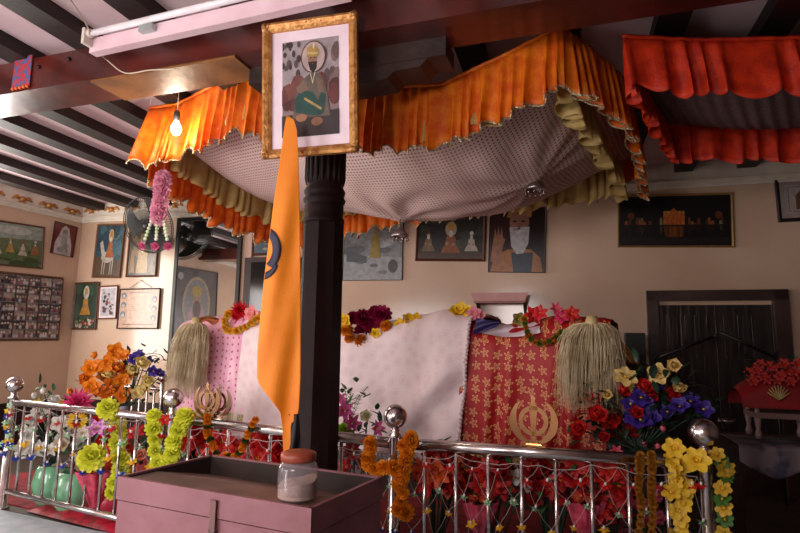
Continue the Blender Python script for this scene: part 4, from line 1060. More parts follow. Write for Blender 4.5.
# printed cloth hanging over the front
ca, cb2 = (tfz(738, 432)-tcn).dot(U), (tfz(812, 432)-tcn).dot(U)
def clothf(u, v):
    a = ca + (cb2-ca)*u
    if v < .4: return V((tcn.x, tcn.y, tz+.004)) + U*a + W*(.1 - .42*v/.4)
    k = (v-.4)/.6; drop = (.10 + .09*(1-abs(2*u-1)**1.5))*k
    return V((tcn.x, tcn.y, tz+.004-drop)) + U*a + W*(-.325 - .01*math.sin(u*14))
mb = MB(); mb.grid(clothf, 30, 16); o = mb.build('table_cloth', mat('#7a6c72', .7, c2='#4a4a5a', scale=7, lo=.42, hi=.5), None, True); shell(o)
tag(o, 'grey-pink printed cloth hanging in a point over the dark table front', 'cloth')
mk = empty('miniature_throne', V((tcn.x, tcn.y, tz+.01)) + U*(ca+.28) + W*.02, 'small red-topped throne with cushion on the table at right', 'throne')
mo = V((tcn.x, tcn.y, tz+.01)) + U*(ca+.33) + W*.02
for a in (-.15, .15):
    for b in (-.1, .1):
        mb = MB(); mb.lathe([(.018, 0), (.022, .03), (.012, .06), (.02, .12), (.012, .2), (.016, .24)], mo + U*a + W*b, 10); mb.build('leg', mat('#a88a84', .4), mk, True)
mb = MB(); mb.box(mo + ZZ*.15, .34, .25, .035, U, W, ZZ); mb.build('seat', mat('#8a6a64', .4), mk)
def dome(u, v):
    th = PI*v; x = -.25 + .54*u
    return mo + U*x - W*(.17*math.cos(th)) + ZZ*(.20 + (.20 + .05*math.sin(PI*u)**1)*math.sin(th)**.7*math.sin(PI*(.12+.76*u))**.6)
mb = MB(); mb.grid(dome, 24, 16); mb.build('red_cover', mat('#a01018', .6, c2='#7a0c12', scale=8), mk, True)
mb = MB(); mb.tube([tfz(718, 421, .0), tfz(735, 421, .0)], .016, 12); mb.lathe([(.02, 0), (.02, .02)], tfz(718, 421, .0), 12, W, ZZ, U)
tag(mb.build('metal_tube', STEEL, None, True), 'short bright metal tube lying on the dark table edge', 'tube')

# ---------------- floor coverings ----------------
mb = MB(); c4_ = [P[0] + RN*.08 - RD*1.0, P[3] + RN*.08 + RD*.5, P[3] + RN*1.8 + RD*.5, P[0] + RN*1.8 - RD*1.0]
mb.ext([p + ZZ*.001 for p in c4_], ZZ*.008)
tag(mb.build('carpet', mat('#9a1220', .85, c2='#6c0c16', scale=14, bump=.4, bscale=120)), 'dark red carpet spread behind the railing', 'carpet')
mb = MB(); c4_ = [P[0] - RN*.05 - RD*3, P[3] - RN*.05 + RD*1, P[3] - RN*4.0 + RD*1, P[0] - RN*4.0 - RD*3]
c4_[0].x = max(c4_[0].x, -5.5)
def sheet(u, v):
    p = (P[0] - RN*.04 - RD*2.2).lerp(P[3] - RN*.04 + RD*.8, u) - RN*3.4*v; p.z = .003 + .004*(1+noise.noise(V((p.x*3, p.y*3, 0)))); return p
mb.grid(sheet, 60, 40)
tag(mb.build('floor_cloth', mat('#c4ced4', .8, c2='#aebcc4', scale=9, bump=.3, bscale=10), None, True), 'pale blue-white cloth spread on the floor in front of the railing', 'floor cloth')
def crumple(u, v):
    p = P[0].lerp(P[1], .15+.8*u) + RN*(.03+.45*v); p.z = .012 + .07*math.sin(PI*v)*math.sin(PI*u)**.5*(1+.6*noise.noise(V((u*9, v*5, 0)))); return p
mb = MB(); mb.grid(crumple, 50, 16)
tag(mb.build('folded_cloth', mat('#b01030', .5, c2='#7a0c1c', scale=20, lo=.45, hi=.55), None, True), 'shiny crumpled red cloth on the floor behind the left railing', 'cloth')
# ---------------- flowers ----------------
def petal(mb, ang, L, Wd, e0, e1, cup=.15, tip=.3, r0=.05, nu=4, z0=0, wav=0):
    ca, sa = math.cos(ang), math.sin(ang); rad = V((ca, sa, 0)); tg = V((-sa, ca, 0))
    pts = []; p = rad*r0 + ZZ*z0
    cl = [p.copy()]
    for i in range(nu):
        e = math.radians(e0 + (e1-e0)*(i+.5)/nu); p = p + (rad*math.cos(e) + ZZ*math.sin(e))*L/nu; cl.append(p.copy())
    k = len(mb.v)
    for i, c in enumerate(cl):
        t = i/nu; wv = Wd*(math.sin(PI*min(.97, .12+t*.8))**.8 if tip < .5 else math.sin(PI*(.08+t*.92))**.9)
        if i == nu: wv = Wd*tip if tip < .5 else Wd*.03
        e = math.radians(e0 + (e1-e0)*t); nrm = -rad*math.sin(e) + ZZ*math.cos(e)
        for j in (-1, 0, 1): mb.v.append(c + tg*(wv*.5*j) + nrm*(cup*Wd*abs(j) + wav*math.sin(i*2.3+j+ang*3)))
    for i in range(nu):
        for j in range(2): a = k+i*3+j; mb.face((a, a+1, a+4, a+3))
_fm = {}
def fmesh(kind, col, col2=None):
    key = (kind, col, col2)
    if key in _fm: return _fm[key]
    mb = MB(); rd = random.Random(hash(kind) % 7 if False else len(kind))
    mats = [mat(col, .55, c2=col2 or None, scale=3, tl=.2, lo=.3, hi=.6), mat('#e8b020', .6), mat('#2f6a2a', .5)]
    if kind == 'rose':
        for i in range(5): petal(mb, 2*PI*i/5, 1.15, 1.15, 5, 62, .2, .35)
        for i in range(5): petal(mb, 2*PI*i/5+.6, .95, .95, 40, 88, .22, .35, z0=.05)
        for i in range(4): petal(mb, 2*PI*i/4+.2, .85, .65, 68, 112, .25, .3, z0=.08)
        for i in range(3): petal(mb, 2*PI*i/3, .75, .4, 80, 118, .3, .3, z0=.1, r0=.02)
    elif kind == 'open':
        for i in range(5): petal(mb, 2*PI*i/5, 1.1, 1.0, 35, 5, .15, .32, wav=.03)
        for i in range(5): petal(mb, 2*PI*i/5+.6, .75, .7, 60, 25, .18, .3)
        mb.M(1).ball((0, 0, .22), .14, 8)
    elif kind == 'bloom':
        for i in range(6): petal(mb, 2*PI*i/6, 1.1, .95, 30, -10, .1, .34, wav=.05)
        for i in range(5): petal(mb, 2*PI*i/5+.4, .5, .4, 60, 40, .2, .3)
        mb.M(1).ball((0, 0, .18), .16, 8)
    elif kind == 'dahlia':
        for r in range(4):
            n = 14-2*r
            for i in range(n): petal(mb, 2*PI*i/n+r*.3, 1.05-.2*r, .28, 8+20*r, 35+16*r, .2, .6, nu=3, z0=.03*r)
    elif kind == 'pompom':
        for r in range(5):
            n = (11, 11, 10, 8, 5)[r]
            for i in range(n): petal(mb, 2*PI*i/n+r*.4, (1, 1, .95, .9, .8)[r], .62, -38+26*r, 5+22*r, .12, .4, nu=3, z0=.05*r, wav=.04)
    elif kind == 'poinsettia':
        for i in range(6): petal(mb, 2*PI*i/6, 1.1, .62, 22, -12, -.08, .6)
        for i in range(5): petal(mb, 2*PI*i/5+.5, .78, .5, 40, 8, -.08, .6)
        for i in range(3): mb.M(1).ball((.09*math.cos(i*2.1), .09*math.sin(i*2.1), .12), .06, 6)
    elif kind == 'sunflower':
        for r in (0, 1):
            for i in range(11): petal(mb, 2*PI*i/11+r*.28, 1.0, .36, 14+14*r, 0, .1, .6, nu=3, r0=.3)
        mats[1] = mat('#3a2210', .8, bump=.5); mb.M(1).lathe([(.42, .05), (.40, .16), (.2, .2), (.001, .19)], (0, 0, 0), 14)
    elif kind == 'lily':
        for i in range(6): petal(mb, 2*PI*i/6+(i % 2)*.0, 1.35, .55, 72, -5, .1, .6, nu=5)
        for i in range(4): mb.M(1).tube([(0, 0, .2), (.15*math.cos(i*1.6), .15*math.sin(i*1.6), .95)], .025, 4)
    elif kind == 'bud':
        for i in range(5): petal(mb, 2*PI*i/5, 1.5, .95, 35, 112, .2, .5, nu=5)
        for i in range(3): petal(mb, 2*PI*i/3, 1.4, .8, 55, 108, .2, .5, nu=5, r0=.02)
        mb.M(2).tube([(0, 0, -1.6), (0, 0, .05)], .06, 5)
    elif kind == 'floret':
        for i in range(5): petal(mb, 2*PI*i/5, .8, .62, -28, 18, .12, .34, nu=2, z0=.0)
        for i in range(4): petal(mb, 2*PI*i/4+.4, .6, .5, -70, -20, .12, .34, nu=2, z0=-.05)
        mats[1] = mat('#e8e4d8', .5); mb.M(1).lathe([(.09, .05), (.2, .25), (.16, .5), (.05, .62), (.001, .63)], (0, 0, 0), 6)
    elif kind == 'bead':
        mb.ball((0, 0, 0), 1, 8, (1, 1, .6))
    me = mb.mesh(kind, mats, True); _fm[key] = me; return me
def leafmesh(mb, p, d, L, Wd, n=None, curl=-25):
    d = V(d).normalized(); q = Matrix.Translation(p) @ d.to_track_quat('X', 'Z').to_matrix().to_4x4()
    m2 = MB(); petal(m2, 0, L, Wd, 20, curl, -.1, .6, r0=0); k = len(mb.v); mb.v += [q @ v for v in m2.v]
    for f in m2.f: mb.face([k+i for i in f])
GREEN = mat('#2c5a2a', .5, c2='#16361c', scale=12, name='leaves')
DGREEN = mat('#1c3a22', .5, c2='#0c1e14', scale=12, name='dark_leaves')
def leaves(parent, pts, seed, n, size, m=GREEN, box=None, dn=V((0, 0, 1))):
    rd = random.Random(seed); mb = MB()
    for _ in range(n):
        c = rd.choice(pts); p = c + V((rd.gauss(0, size*.9), rd.gauss(0, size*.9) + size*.3, rd.gauss(0, size*.8)))
        leafmesh(mb, p, V((rd.uniform(-1, 1), rd.uniform(-1, .6), rd.uniform(-.5, .8))), size*rd.uniform(.9, 1.6), size*rd.uniform(.45, .7), None, rd.uniform(-50, 10))
    return tag(mb.build('foliage', m, parent, True), kind='stuff')
def at_off(px, py, o): return railat(px, py, o) if o < .25 else atP(px, py, P[0] + RN*o, RN)
NAMES = {'rose': 'rose', 'open': 'blossom', 'bloom': 'blossom', 'dahlia': 'dahlia', 'pompom': 'marigold', 'poinsettia': 'poinsettia', 'sunflower': 'sunflower', 'lily': 'lily', 'bud': 'bud', 'floret': 'floret', 'bead': 'bead'}
TOWARD = None
def put(root, items, o, seed=1, up_=.35, jit=.5, dz=.06):
    "items: (kind, colour, px, py, radius_px)"
    rd = random.Random(seed); pts = []
    for it in items:
        kind, c, px, py, r = it[:5]; oo = o + rd.uniform(-dz, dz) if dz else o
        p = at_off(px, py, oo); s = 1.15*r/F_PX*(p-EYE).dot(fw)
        d = (EYE-p).normalized() + ZZ*up_ + V((rd.uniform(-jit, jit), rd.uniform(-jit, jit), rd.uniform(-jit, jit)))
        if kind == 'bud': d = ZZ + V((rd.uniform(-.5, .5), -.3, 0))
        cc = c if isinstance(c, tuple) else (c, None)
        inst(NAMES[kind], fmesh(kind, *cc), root, orient(p, d, s, rd.uniform(0, 6))); pts.append(p)
    return pts
OR1 = ('#f49a1c', '#e8701a'); OR2 = ('#ee7a20', '#f0a030'); CRM = ('#f0e09c', '#e4c668'); PUR = ('#4a34a0', '#2c1c70'); RED = ('#d41a16', '#a80c10')
YG = ('#f0f254', '#dce244'); YEL = ('#f6d020', '#e0a818'); MAG = ('#a01048', '#780830'); PNK = ('#e84c8c', '#d02c70'); WHT = ('#f4f2ee', '#e4e8dc'); MGO = ('#e88c14', '#c06a10')
# left bouquet in its vase
lb = atP(120, 412, P[0]+RN*.32, RN)
e = empty('flower_bouquet', V((lb.x, lb.y, lb.z-.12)), 'big bouquet of orange, cream and purple flowers in a vase behind the left rail', 'bouquet')
it = [('open', OR1, 115, 351, 7.5), ('bud', OR1, 94, 359, 5), ('open', OR1, 92, 369, 8), ('rose', OR2, 86, 379, 7), ('open', OR1, 92, 387, 7.5), ('open', OR1, 109, 363, 7.5), ('rose', OR2, 117, 371, 8), ('open', OR1, 102, 378, 6), ('rose', CRM, 108, 377, 7), ('rose', CRM, 111, 365, 5), ('open', OR2, 113, 385, 8), ('rose', OR1, 115, 391, 7), ('open', OR2, 107, 394, 7), ('open', OR2, 124, 396, 7.5), ('rose', ('#f4b04c', '#e89030'), 131, 374, 7.5), ('open', OR1, 124, 357, 6), ('rose', CRM, 141, 365, 7.5), ('rose', CRM, 150, 381, 7), ('open', CRM, 143, 391, 7), ('open', CRM, 136, 394, 5.5), ('rose', CRM, 134, 368, 6), ('open', PUR, 134, 359, 5), ('open', PUR, 139, 356, 5), ('open', PUR, 149, 361, 4.5), ('open', PUR, 154, 371, 5), ('open', PUR, 159, 374, 4.5), ('open', OR1, 99, 367, 6), ('open', OR1, 122, 380, 6), ('rose', OR2, 98, 393, 5)]
pts = put(e, it, .30, 2); leaves(e, [p + RN*.06 for p in pts], 3, 170, .055, DGREEN)
mb = MB()
for p in pts: mb.tube(bez([p + RN*.03, p.lerp(lb, .6) + RN*.05, lb], 5), .004, 4)
tag(mb.build('stem', DGREEN, e, True), kind='stuff')
mb = MB(); mb.lathe([(.04, -.16), (.075, -.12), (.085, -.06), (.06, 0), (.05, .02), (.07, .05), (.064, .05), (.04, .01)], lb, 20); mb.build('vase', mat('#b8b8d8', .2, c2='#7a2430', scale=16, lo=.45, hi=.5), e, True)
mb = MB(); mb.lathe([(.09, 0), (.09, .02), (.03, .04), (.03, max(.05, lb.z-.18))], V((lb.x, lb.y, .01)), 14); mb.lathe([(.10, -.02), (.10, 0)], V((lb.x, lb.y, lb.z-.162)), 16); mb.build('stand', DARKW, e, True)
def single(kind, c, px, py, r, o, label, cat='flower', group=None, name=None):
    p = at_off(px, py, o); s = r/F_PX*(p-EYE).dot(fw); d = (EYE-p).normalized() + ZZ*.4
    cc = c if isinstance(c, tuple) else (c, None)
    ob = bpy.data.objects.new(name or NAMES[kind], fmesh(kind, *cc)); link(ob); ob.matrix_basis = orient(p, d, s); tag(ob, label, cat, group); return ob
single('bud', OR1, 70, 393, 6, .05, 'single orange bud leaning out left of the big bouquet', 'flower')
single('dahlia', PNK, 78, 403, 15, .07, 'bright pink many-petalled flower resting behind the left rail', 'flower')
single('pompom', YG, 108, 409, 11, -.05, 'lime yellow ruffled flower tied on top of the left rail', 'flower')
single('sunflower', YEL, 77, 421, 8, .03, 'small yellow sunflower with dark centre behind the left balusters', 'flower')
single('lily', ('#c83cc0', '#f0e0ee'), 97, 430, 10, -.06, 'purple and white orchid-like bloom hanging on the left railing', 'flower')
single('pompom', YG, 92, 458, 14, -.06, 'large lime ruffled pompom flower low on the left railing', 'flower')
# strings of small florets
def strand(name_, label, cat, px, o, kind, c, r, group=None, seed=1, string=True, leafc=None, up_=.2):
    pts = [at_off(x, y, o) for x, y in px]
    L = sum((b-a).length for a, b in zip(pts, pts[1:])); s = r/F_PX*(pts[0]-EYE).dot(fw)
    n = max(3, int(L/(s*1.15))); path = bez(pts, n)
    e = empty(name_, pts[0], label, cat, group); rd = random.Random(seed)
    me = [fmesh(kind, *(cc if isinstance(cc, tuple) else (cc, None))) for cc in (c if isinstance(c, list) else [c])]
    for i, p in enumerate(path):
        d = (EYE-p).normalized() + V((rd.uniform(-.7, .7), rd.uniform(-.4, .4), rd.uniform(-.6, .8))) + ZZ*up_
        inst(NAMES[kind], me[i % len(me)], e, orient(p + V((rd.uniform(-1,1), rd.uniform(-1,1), 0))*s*.15, d, s*rd.uniform(.85, 1.15), rd.uniform(0, 6)))
    mb = MB(); mb.tube(path, .003, 5); mb.build('thread', mat('#5a7a3a', .7), e, True)
    return e
strand('flower_garland', 'thick lime yellow garland hanging in a loop at the inner post', 'garland', [(155, 417), (153, 432), (155, 448), (160, 464), (167, 470), (171, 455), (175, 440), (180, 425), (184, 417)], -.07, 'pompom', YG, 8.5, 'garlands hung on the railing')
strand('flower_garland', 'lime yellow garland hanging straight behind the left balusters', 'garland', [(116, 424), (119, 436), (118, 450), (121, 462), (118, 478), (112, 492)], .05, 'pompom', YG, 8, 'garlands hung on the railing', 5)
single('poinsettia', RED, 165, 420, 6, -.09, 'small red flower between the strands of the lime garland')
MGL = [MGO, ('#5a6a20', '#3a4a18')]
strand('flower_garland', 'thin orange and green garland on the rail before the pink cloth', 'garland', [(208, 417), (207, 428), (209, 438), (214, 447), (217, 458)], -.05, 'pompom', [MGO, MGO, ('#3c4a1c', '#2a3414')], 4, 'garlands hung on the railing', 6)
strand('flower_garland', 'thin orange and green garland on the rail nearest the flag', 'garland', [(256, 420), (250, 430), (246, 440), (241, 450), (234, 457), (226, 455)], -.05, 'pompom', [MGO, MGO, ('#3c4a1c', '#2a3414')], 4, 'garlands hung on the railing', 7)
strand('flower_garland', 'orange marigold garland wound around the post right of the pillar', 'garland', [(370, 442), (371, 452), (368, 463), (376, 470), (387, 467), (398, 468), (405, 460), (409, 450), (412, 436), (404, 446), (407, 462), (402, 474), (399, 485), (404, 496), (398, 507), (406, 512)], -.09, 'pompom', [MGO, ('#f09a20', '#d87812')], 7.5, 'garlands hung on the railing', 8)
for k, (lab, xs) in enumerate((('left one of two rolled brown-orange petal strands on the right rail', 640), ('right one of two rolled brown-orange petal strands on the right rail', 652))):
    strand('petal_strand', lab, 'garland', [(xs, 455), (xs, 470), (xs-1, 490), (xs+1, 510), (xs-1, 540)], -.05, 'pompom', ('#b87820', '#8a5414'), 4.2, 'rolled petal strands', 9+k)
strand('flower_garland', 'yellow flower garland hanging left of the right end post', 'garland', [(675, 449), (671, 464), (684, 466), (676, 478), (686, 488), (670, 492), (688, 498), (678, 510), (684, 522), (676, 538)], -.05, 'bloom', ('#e8c030', '#c89a20'), 8, 'garlands hung on the railing', 12)
strand('flower_garland', 'yellow and green garland hanging right of the right end post', 'garland', [(716, 455), (724, 465), (724, 480), (722, 498), (726, 512), (725, 534)], -.04, 'bloom', [('#d8b030', '#b88a20'), ('#4a7a30', '#2a5020')], 8, 'garlands hung on the railing', 13)
single('bloom', ('#f0c830', '#d8a420'), 697, 461, 12, -.12, 'large yellow flower tied to the right end post')
single('bloom', ('#f0c830', '#d8a420'), 674, 449, 10, -.08, 'yellow flower on the rail just left of the end post')
# nets of little florets on strings
def net(i0, i1, label, seed, rows, n=None, sag=.05, skip=None):
    a, b = P[i0], P[i1]; L = (b-a).length; d = (b-a)/L; n = n or int(L/.15); rd = random.Random(seed); o = -.055
    e = empty('string_net', (a+b)/2 + ZZ*.5, label, 'garland', 'string nets of tiny flowers on the railing')
    mb = MB(); fl = []
    def q(x, z): return a + d*x - RN*(.03 if i0 == 1 else .055) + ZZ*z
    zs = [r[0] for r in rows]
    grid = []
    for r, (z, c, s) in enumerate(rows):
        row = []
        for k in range(n+1):
            x = L*(k + (.5 if r % 2 else 0))/n
            if x > L-.03: x = L-.03
            x = max(.03, x + rd.uniform(-.02, .02)); zz = z - sag*math.sin(PI*x/L)*(.2 if r else .4) + rd.uniform(-.02, .02)
            p = q(x, zz); row.append(p)
            if c: fl.append((p, c, s))
        grid.append(row)
    for r in range(len(grid)-1):
        for k in range(n+1):
            for kk in ((k, k+1) if r % 2 else (k-1, k)):
                if 0 <= kk <= n:
                    p0_, p1_ = grid[r][k], grid[r+1][kk]; mb.tube([p0_, (p0_+p1_)/2 - ZZ*.012, p1_], .0011, 3, False)
    for k in range(n): mb.tube([grid[0][k], (grid[0][k]+grid[0][k+1])/2 - ZZ*.01, grid[0][k+1]], .0016, 4, False)
    mb.build('string', mat('#b4aaa6', .6), e, True)
    for p, c, s in fl[:100]:
        inst('floret', fmesh('floret', *(c if isinstance(c, tuple) else (c, None))), e, orient(p - ZZ*.012, ZZ + V((rd.uniform(-.5, .5), rd.uniform(-.7, .1), 0)), s*rd.uniform(.8, 1.2), rd.uniform(0, 6)))
RW = [(.775, None, 0), (.715, RED, .030), (.60, ('#4a9a60', '#d8e4c8'), .026), (.50, ('#f0c020', '#d89010'), .028), (.40, ('#2438a0', '#142070'), .026), (.30, ('#d8d8e0', '#a8a8b8'), .02)]
net(0, 1, 'white string net with red, green, yellow and blue florets on the left railing bay', 1, [RW[0], (.73, RED, .042), (.64, ('#7ac890', '#d8e8d0'), .038), (.53, ('#f2c81c', '#e0a010'), .040), (.43, ('#2848b8', '#1830a0'), .038)], 9)
net(1, 2, 'string net of tiny flowers on the railing bay crossing behind the pillar', 2, RW[:5], 11)
net(2, 3, 'dimmer string net of tiny flowers on the long right railing bay', 3, RW[:5], 12)
# stringers on the left post
strand('flower_string', 'string of tiny blue, yellow and green florets hanging at the leftmost post', 'garland', [(9, 405), (6, 422), (9, 436), (10, 446), (2, 444)], -.06, 'floret', [('#7ac890', '#d8e8d0'), YEL, ('#2848b8', '#1830a0')], 4, None, 31)
# potted arrangements standing behind the rail
def arrangement(label, px, o, items, seed, potc, leafm=GREEN, nleaf=60, lsize=.055, pot_r=.12, pot_h=.2, dz=.08):
    pts_ = [at_off(x[2], x[3], o) for x in items]; base = at_off(px, 500, o); base.z = .012
    e = empty('potted_flowers', base, label, 'potted flowers', 'artificial potted flowers behind the railing')
    pts = put(e, items, o, seed, dz=dz); leaves(e, [p + RN*.05 for p in pts], seed, nleaf, lsize, leafm)
    mb = MB(); top = base + ZZ*(pot_h*.9)
    for p in pts: mb.tube([top, top.lerp(p, .6) + RN*.03 + ZZ*.03, p + RN*.02], .004, 4)
    tag(mb.build('stem', DGREEN, e, True), kind='stuff')
    r = pot_r; mb = MB(); mb.lathe([(r*.6, 0), (r*.85, pot_h*.2), (r, pot_h*.55), (r*.85, pot_h*.88), (r*.7, pot_h), (r*.62, pot_h), (r*.75, pot_h*.85), (.001, pot_h*.8)], base, 24)
    mb.build('pot', potc, e, True)
    return e
GP = mat('#7cba90', .2, c2='#6aa880', scale=3, coat=.5, name='green_glaze')
rd = random.Random(77)
def scatter(kinds, x0, x1, y0, y1, n, r0, r1):
    return [(*rd.choice(kinds), rd.uniform(x0, x1), rd.uniform(y0, y1), rd.uniform(r0, r1)) for _ in range(n)]
W_ = [('lily', WHT), ('rose', WHT), ('open', WHT)]
arrangement('pale green pot of white lilies standing behind the first railing balusters', 50, .22, [('bud', WHT, 34, 399, 4.5), ('bud', WHT, 42, 394, 4.5), ('open', YEL, 38, 404, 4), ('rose', WHT, 54, 402, 6), ('open', YEL, 62, 404, 4)] + scatter(W_, 22, 60, 412, 455, 13, 5.5, 8), 5, GP, nleaf=80, pot_r=.14, pot_h=.30)
arrangement('pale green pot of white and cream blooms near the pink foil bouquet', 73, .20, [('rose', ('#e8dcc0', '#d8c8a0'), 68, 420, 6)] + scatter(W_ + [('rose', ('#e8dcc0', '#d8c8a0'))], 58, 90, 428, 470, 12, 6, 8), 6, GP, nleaf=60, pot_r=.15, pot_h=.29)
arrangement('pot of red and orange flowers in front of the bouquet vase', 110, .22, [('rose', RED, 105, 440, 7), ('open', ('#e84020', '#c02010'), 108, 452, 6), ('rose', ('#f07040', '#d84a24'), 112, 465, 6), ('poinsettia', RED, 128, 450, 8), ('poinsettia', RED, 136, 432, 8), ('open', ('#f08030', '#e05a20'), 130, 466, 6), ('open', YEL, 118, 485, 6), ('rose', ('#f0a080', '#d87050'), 140, 455, 6), ('poinsettia', RED, 100, 420, 7)], 7, mat('#c82848', .4), nleaf=40)
arrangement('pot of red poinsettias below the left metal emblem', 205, .18, scatter([('poinsettia', RED), ('poinsettia', RED), ('rose', RED)], 185, 228, 432, 462, 15, 8, 12), 8, mat('#7a3020', .5), nleaf=30)
arrangement('pot of red poinsettias just left of the flag', 255, .20, scatter([('poinsettia', RED), ('rose', RED)], 232, 282, 436, 462, 15, 8, 12), 9, mat('#7a3020', .5), nleaf=30)
single('open', ('#f0805c', '#e8603c'), 190, 417, 6, -.03, 'small peach orange flower on the rail beside the left emblem')
arrangement('pot of pink lilies, fern and lime bloom right beside the dark pillar', 352, .14, [('lily', ('#d85c9c', '#c03c84'), 345, 411, 9), ('lily', ('#d85c9c', '#c03c84'), 352, 424, 8), ('lily', ('#e070a8', '#c84c90'), 374, 428, 8), ('rose', ('#e4dcb8', '#c8bc8c'), 366, 417, 6), ('pompom', ('#a8d030', '#80b020'), 344, 432, 8), ('lily', ('#d85c9c', '#c03c84'), 340, 398, 6), ('poinsettia', ('#8a1024', '#5c0a18'), 352, 450, 9), ('poinsettia', ('#8a1024', '#5c0a18'), 364, 462, 8), ('poinsettia', RED, 344, 465, 8)], 10, mat('#3a2018', .5), nleaf=50, dz=.03)
# fern fronds
fe = empty('fern_spray', at_off(352, 430, .16), 'green fern fronds standing up beside the pillar before the white cloth', 'fern')
for k, (tx, ty) in enumerate(((343, 384), (350, 388), (368, 386), (360, 395))):
    a = at_off(350, 425, .16); b = at_off(tx, ty, .13); mb = MB(); path = bez([a, a.lerp(b, .6) + ZZ*.03, b], 12); mb.tube(path, .002, 4)
    for i in range(2, 12):
        for sg in (-1, 1): leafmesh(mb, path[i], (path[i]-path[i-1]).normalized()*.5 + RD*sg, .045*(1-i/16), .012)
    tag(mb.build('frond', mat('#4a7a3a', .5), fe, True), kind='stuff')
RDD = [('poinsettia', ('#c01418', '#8a0a10')), ('poinsettia', ('#d42018', '#a01010')), ('rose', ('#b01018', '#780810'))]
arrangement('pot of red and orange flowers right of the marigold-wrapped post', 435, .16, scatter(RDD + [('poinsettia', ('#e05a20', '#b83c14'))], 415, 462, 452, 490, 20, 8, 13) + [('rose', WHT, 430, 478, 6), ('open', WHT, 444, 474, 6)], 11, mat('#4a2018', .5), nleaf=50)
arrangement('pot of red flowers with white blooms below the white and red cloth seam', 490, .16, scatter(RDD, 466, 520, 462, 492, 20, 8, 12) + [('open', WHT, 482, 482, 7), ('open', WHT, 516, 478, 7), ('open', WHT, 526, 486, 6)], 12, mat('#4a2018', .5), nleaf=50)
arrangement('pot of red flowers below the golden emblem', 550, .16, scatter(RDD, 530, 578, 462, 500, 17, 8, 12) + [('open', WHT, 556, 480, 6)], 13, mat('#4a2018', .5), nleaf=50)
arrangement('pot of large red poinsettias below the right bouquet', 605, .15, scatter(RDD, 582, 640, 462, 515, 20, 10, 15), 14, mat('#4a2018', .5), nleaf=40)
arrangement('pot of small pink flowers between petal strands and end post', 665, .15, scatter([('open', ('#c05070', '#983050'))], 625, 690, 468, 525, 14, 5, 7), 15, mat('#4a2018', .5), DGREEN, nleaf=80)
PF = mat('#d8506a', .25, c2='#a82840', scale=14, coat=.6, name='foil')
def foil(px, py, o, r, h, label):
    b = at_off(px, py, o); b.z = max(.02, b.z-h)
    e = empty('foil_bouquet', b, label, 'foil wrap', 'pink foil wraps behind the railing')
    def f(u, v): th = 2*PI*u; rr = r*(.25+.75*v)*(1+.16*math.sin(th*9)*v); return b + V((rr*math.cos(th), rr*math.sin(th), h*v))
    mb = MB(); mb.grid(f, 54, 8, True); mb.build('wrap', PF, e, True)
    for k in range(5):
        inst('rose', fmesh('rose', '#e87848', '#c83030'), e, orient(b + V((r*.5*math.cos(k*1.26), r*.5*math.sin(k*1.26), h*1.0)), V((.2*math.cos(k), -.5, 1)), r*.33))
foil(98, 470, .10, .13, .26, 'pink foil-wrapped posy low behind the left railing near the box')
foil(480, 500, .1, .09, .2, 'pink foil posy low behind the right railing below the lace edge')
foil(585, 500, .1, .09, .2, 'pink foil posy low behind the right railing under the red bouquet')
# right bouquet
rbp = at_off(640, 452, .18)
e = empty('flower_bouquet', V((rbp.x, rbp.y, rbp.z-.1)), 'big dark bouquet of red, purple and cream flowers at the right end', 'bouquet')
R1 = ('#d8201c', '#a01010'); R2 = ('#c01418', '#7a0a10'); P1 = ('#4a2c98', '#28145c'); C1 = ('#e8cc84', '#c8a050')
it = [('rose', R1, 594, 398, 9), ('rose', R1, 597, 417, 10), ('rose', R1, 611, 424, 12), ('rose', R2, 631, 431, 9.5), ('rose', R1, 581, 431, 9), ('rose', R1, 622, 392, 8.5), ('rose', R1, 643, 388, 8), ('rose', R2, 675, 397, 9), ('rose', R2, 636, 414, 7), ('open', P1, 631, 405, 8), ('open', P1, 641, 398, 9), ('open', P1, 645, 402, 7), ('open', P1, 641, 421, 10), ('open', P1, 650, 418, 9), ('open', P1, 632, 418, 7), ('open', P1, 680, 407, 8), ('open', P1, 691, 402, 8), ('open', P1, 703, 410, 8), ('open', P1, 655, 384, 8), ('bloom', C1, 625, 378, 9.5), ('rose', C1, 607, 395, 5.5), ('rose', C1, 635, 388, 6), ('open', C1, 659, 374, 9), ('rose', C1, 674, 366, 7), ('rose', C1, 680, 391, 7), ('rose', R2, 650, 395, 7), ('rose', R2, 603, 438, 6), ('bud', ('#e0707c', '#c04c60'), 664, 432, 4.5), ('bud', ('#e0707c', '#c04c60'), 646, 447, 4), ('bud', ('#e0707c', '#c04c60'), 656, 449, 4), ('lily', ('#e0506c', '#b83050'), 616, 452, 6), ('open', P1, 668, 412, 7)]
pts = put(e, it, .17, 22, dz=.05); leaves(e, [p + RN*.05 for p in pts], 23, 260, .06, DGREEN)
mb = MB()
for p in pts: mb.tube(bez([p + RN*.03, p.lerp(rbp, .6) + RN*.04, rbp], 5), .004, 4)
tag(mb.build('stem', DGREEN, e, True), kind='stuff')
zt_ = rbp.z-.02; mb = MB(); g0 = V((rbp.x, rbp.y, .01)); mb.lathe([(.09, 0), (.10, .03), (.04, .08), (.035, zt_*.5), (.06, zt_*.7), (.09, zt_*.9), (.08, zt_), (.07, zt_), (.001, zt_*.85)], g0, 20); mb.build('vase', mat('#2a2024', .3), e, True)
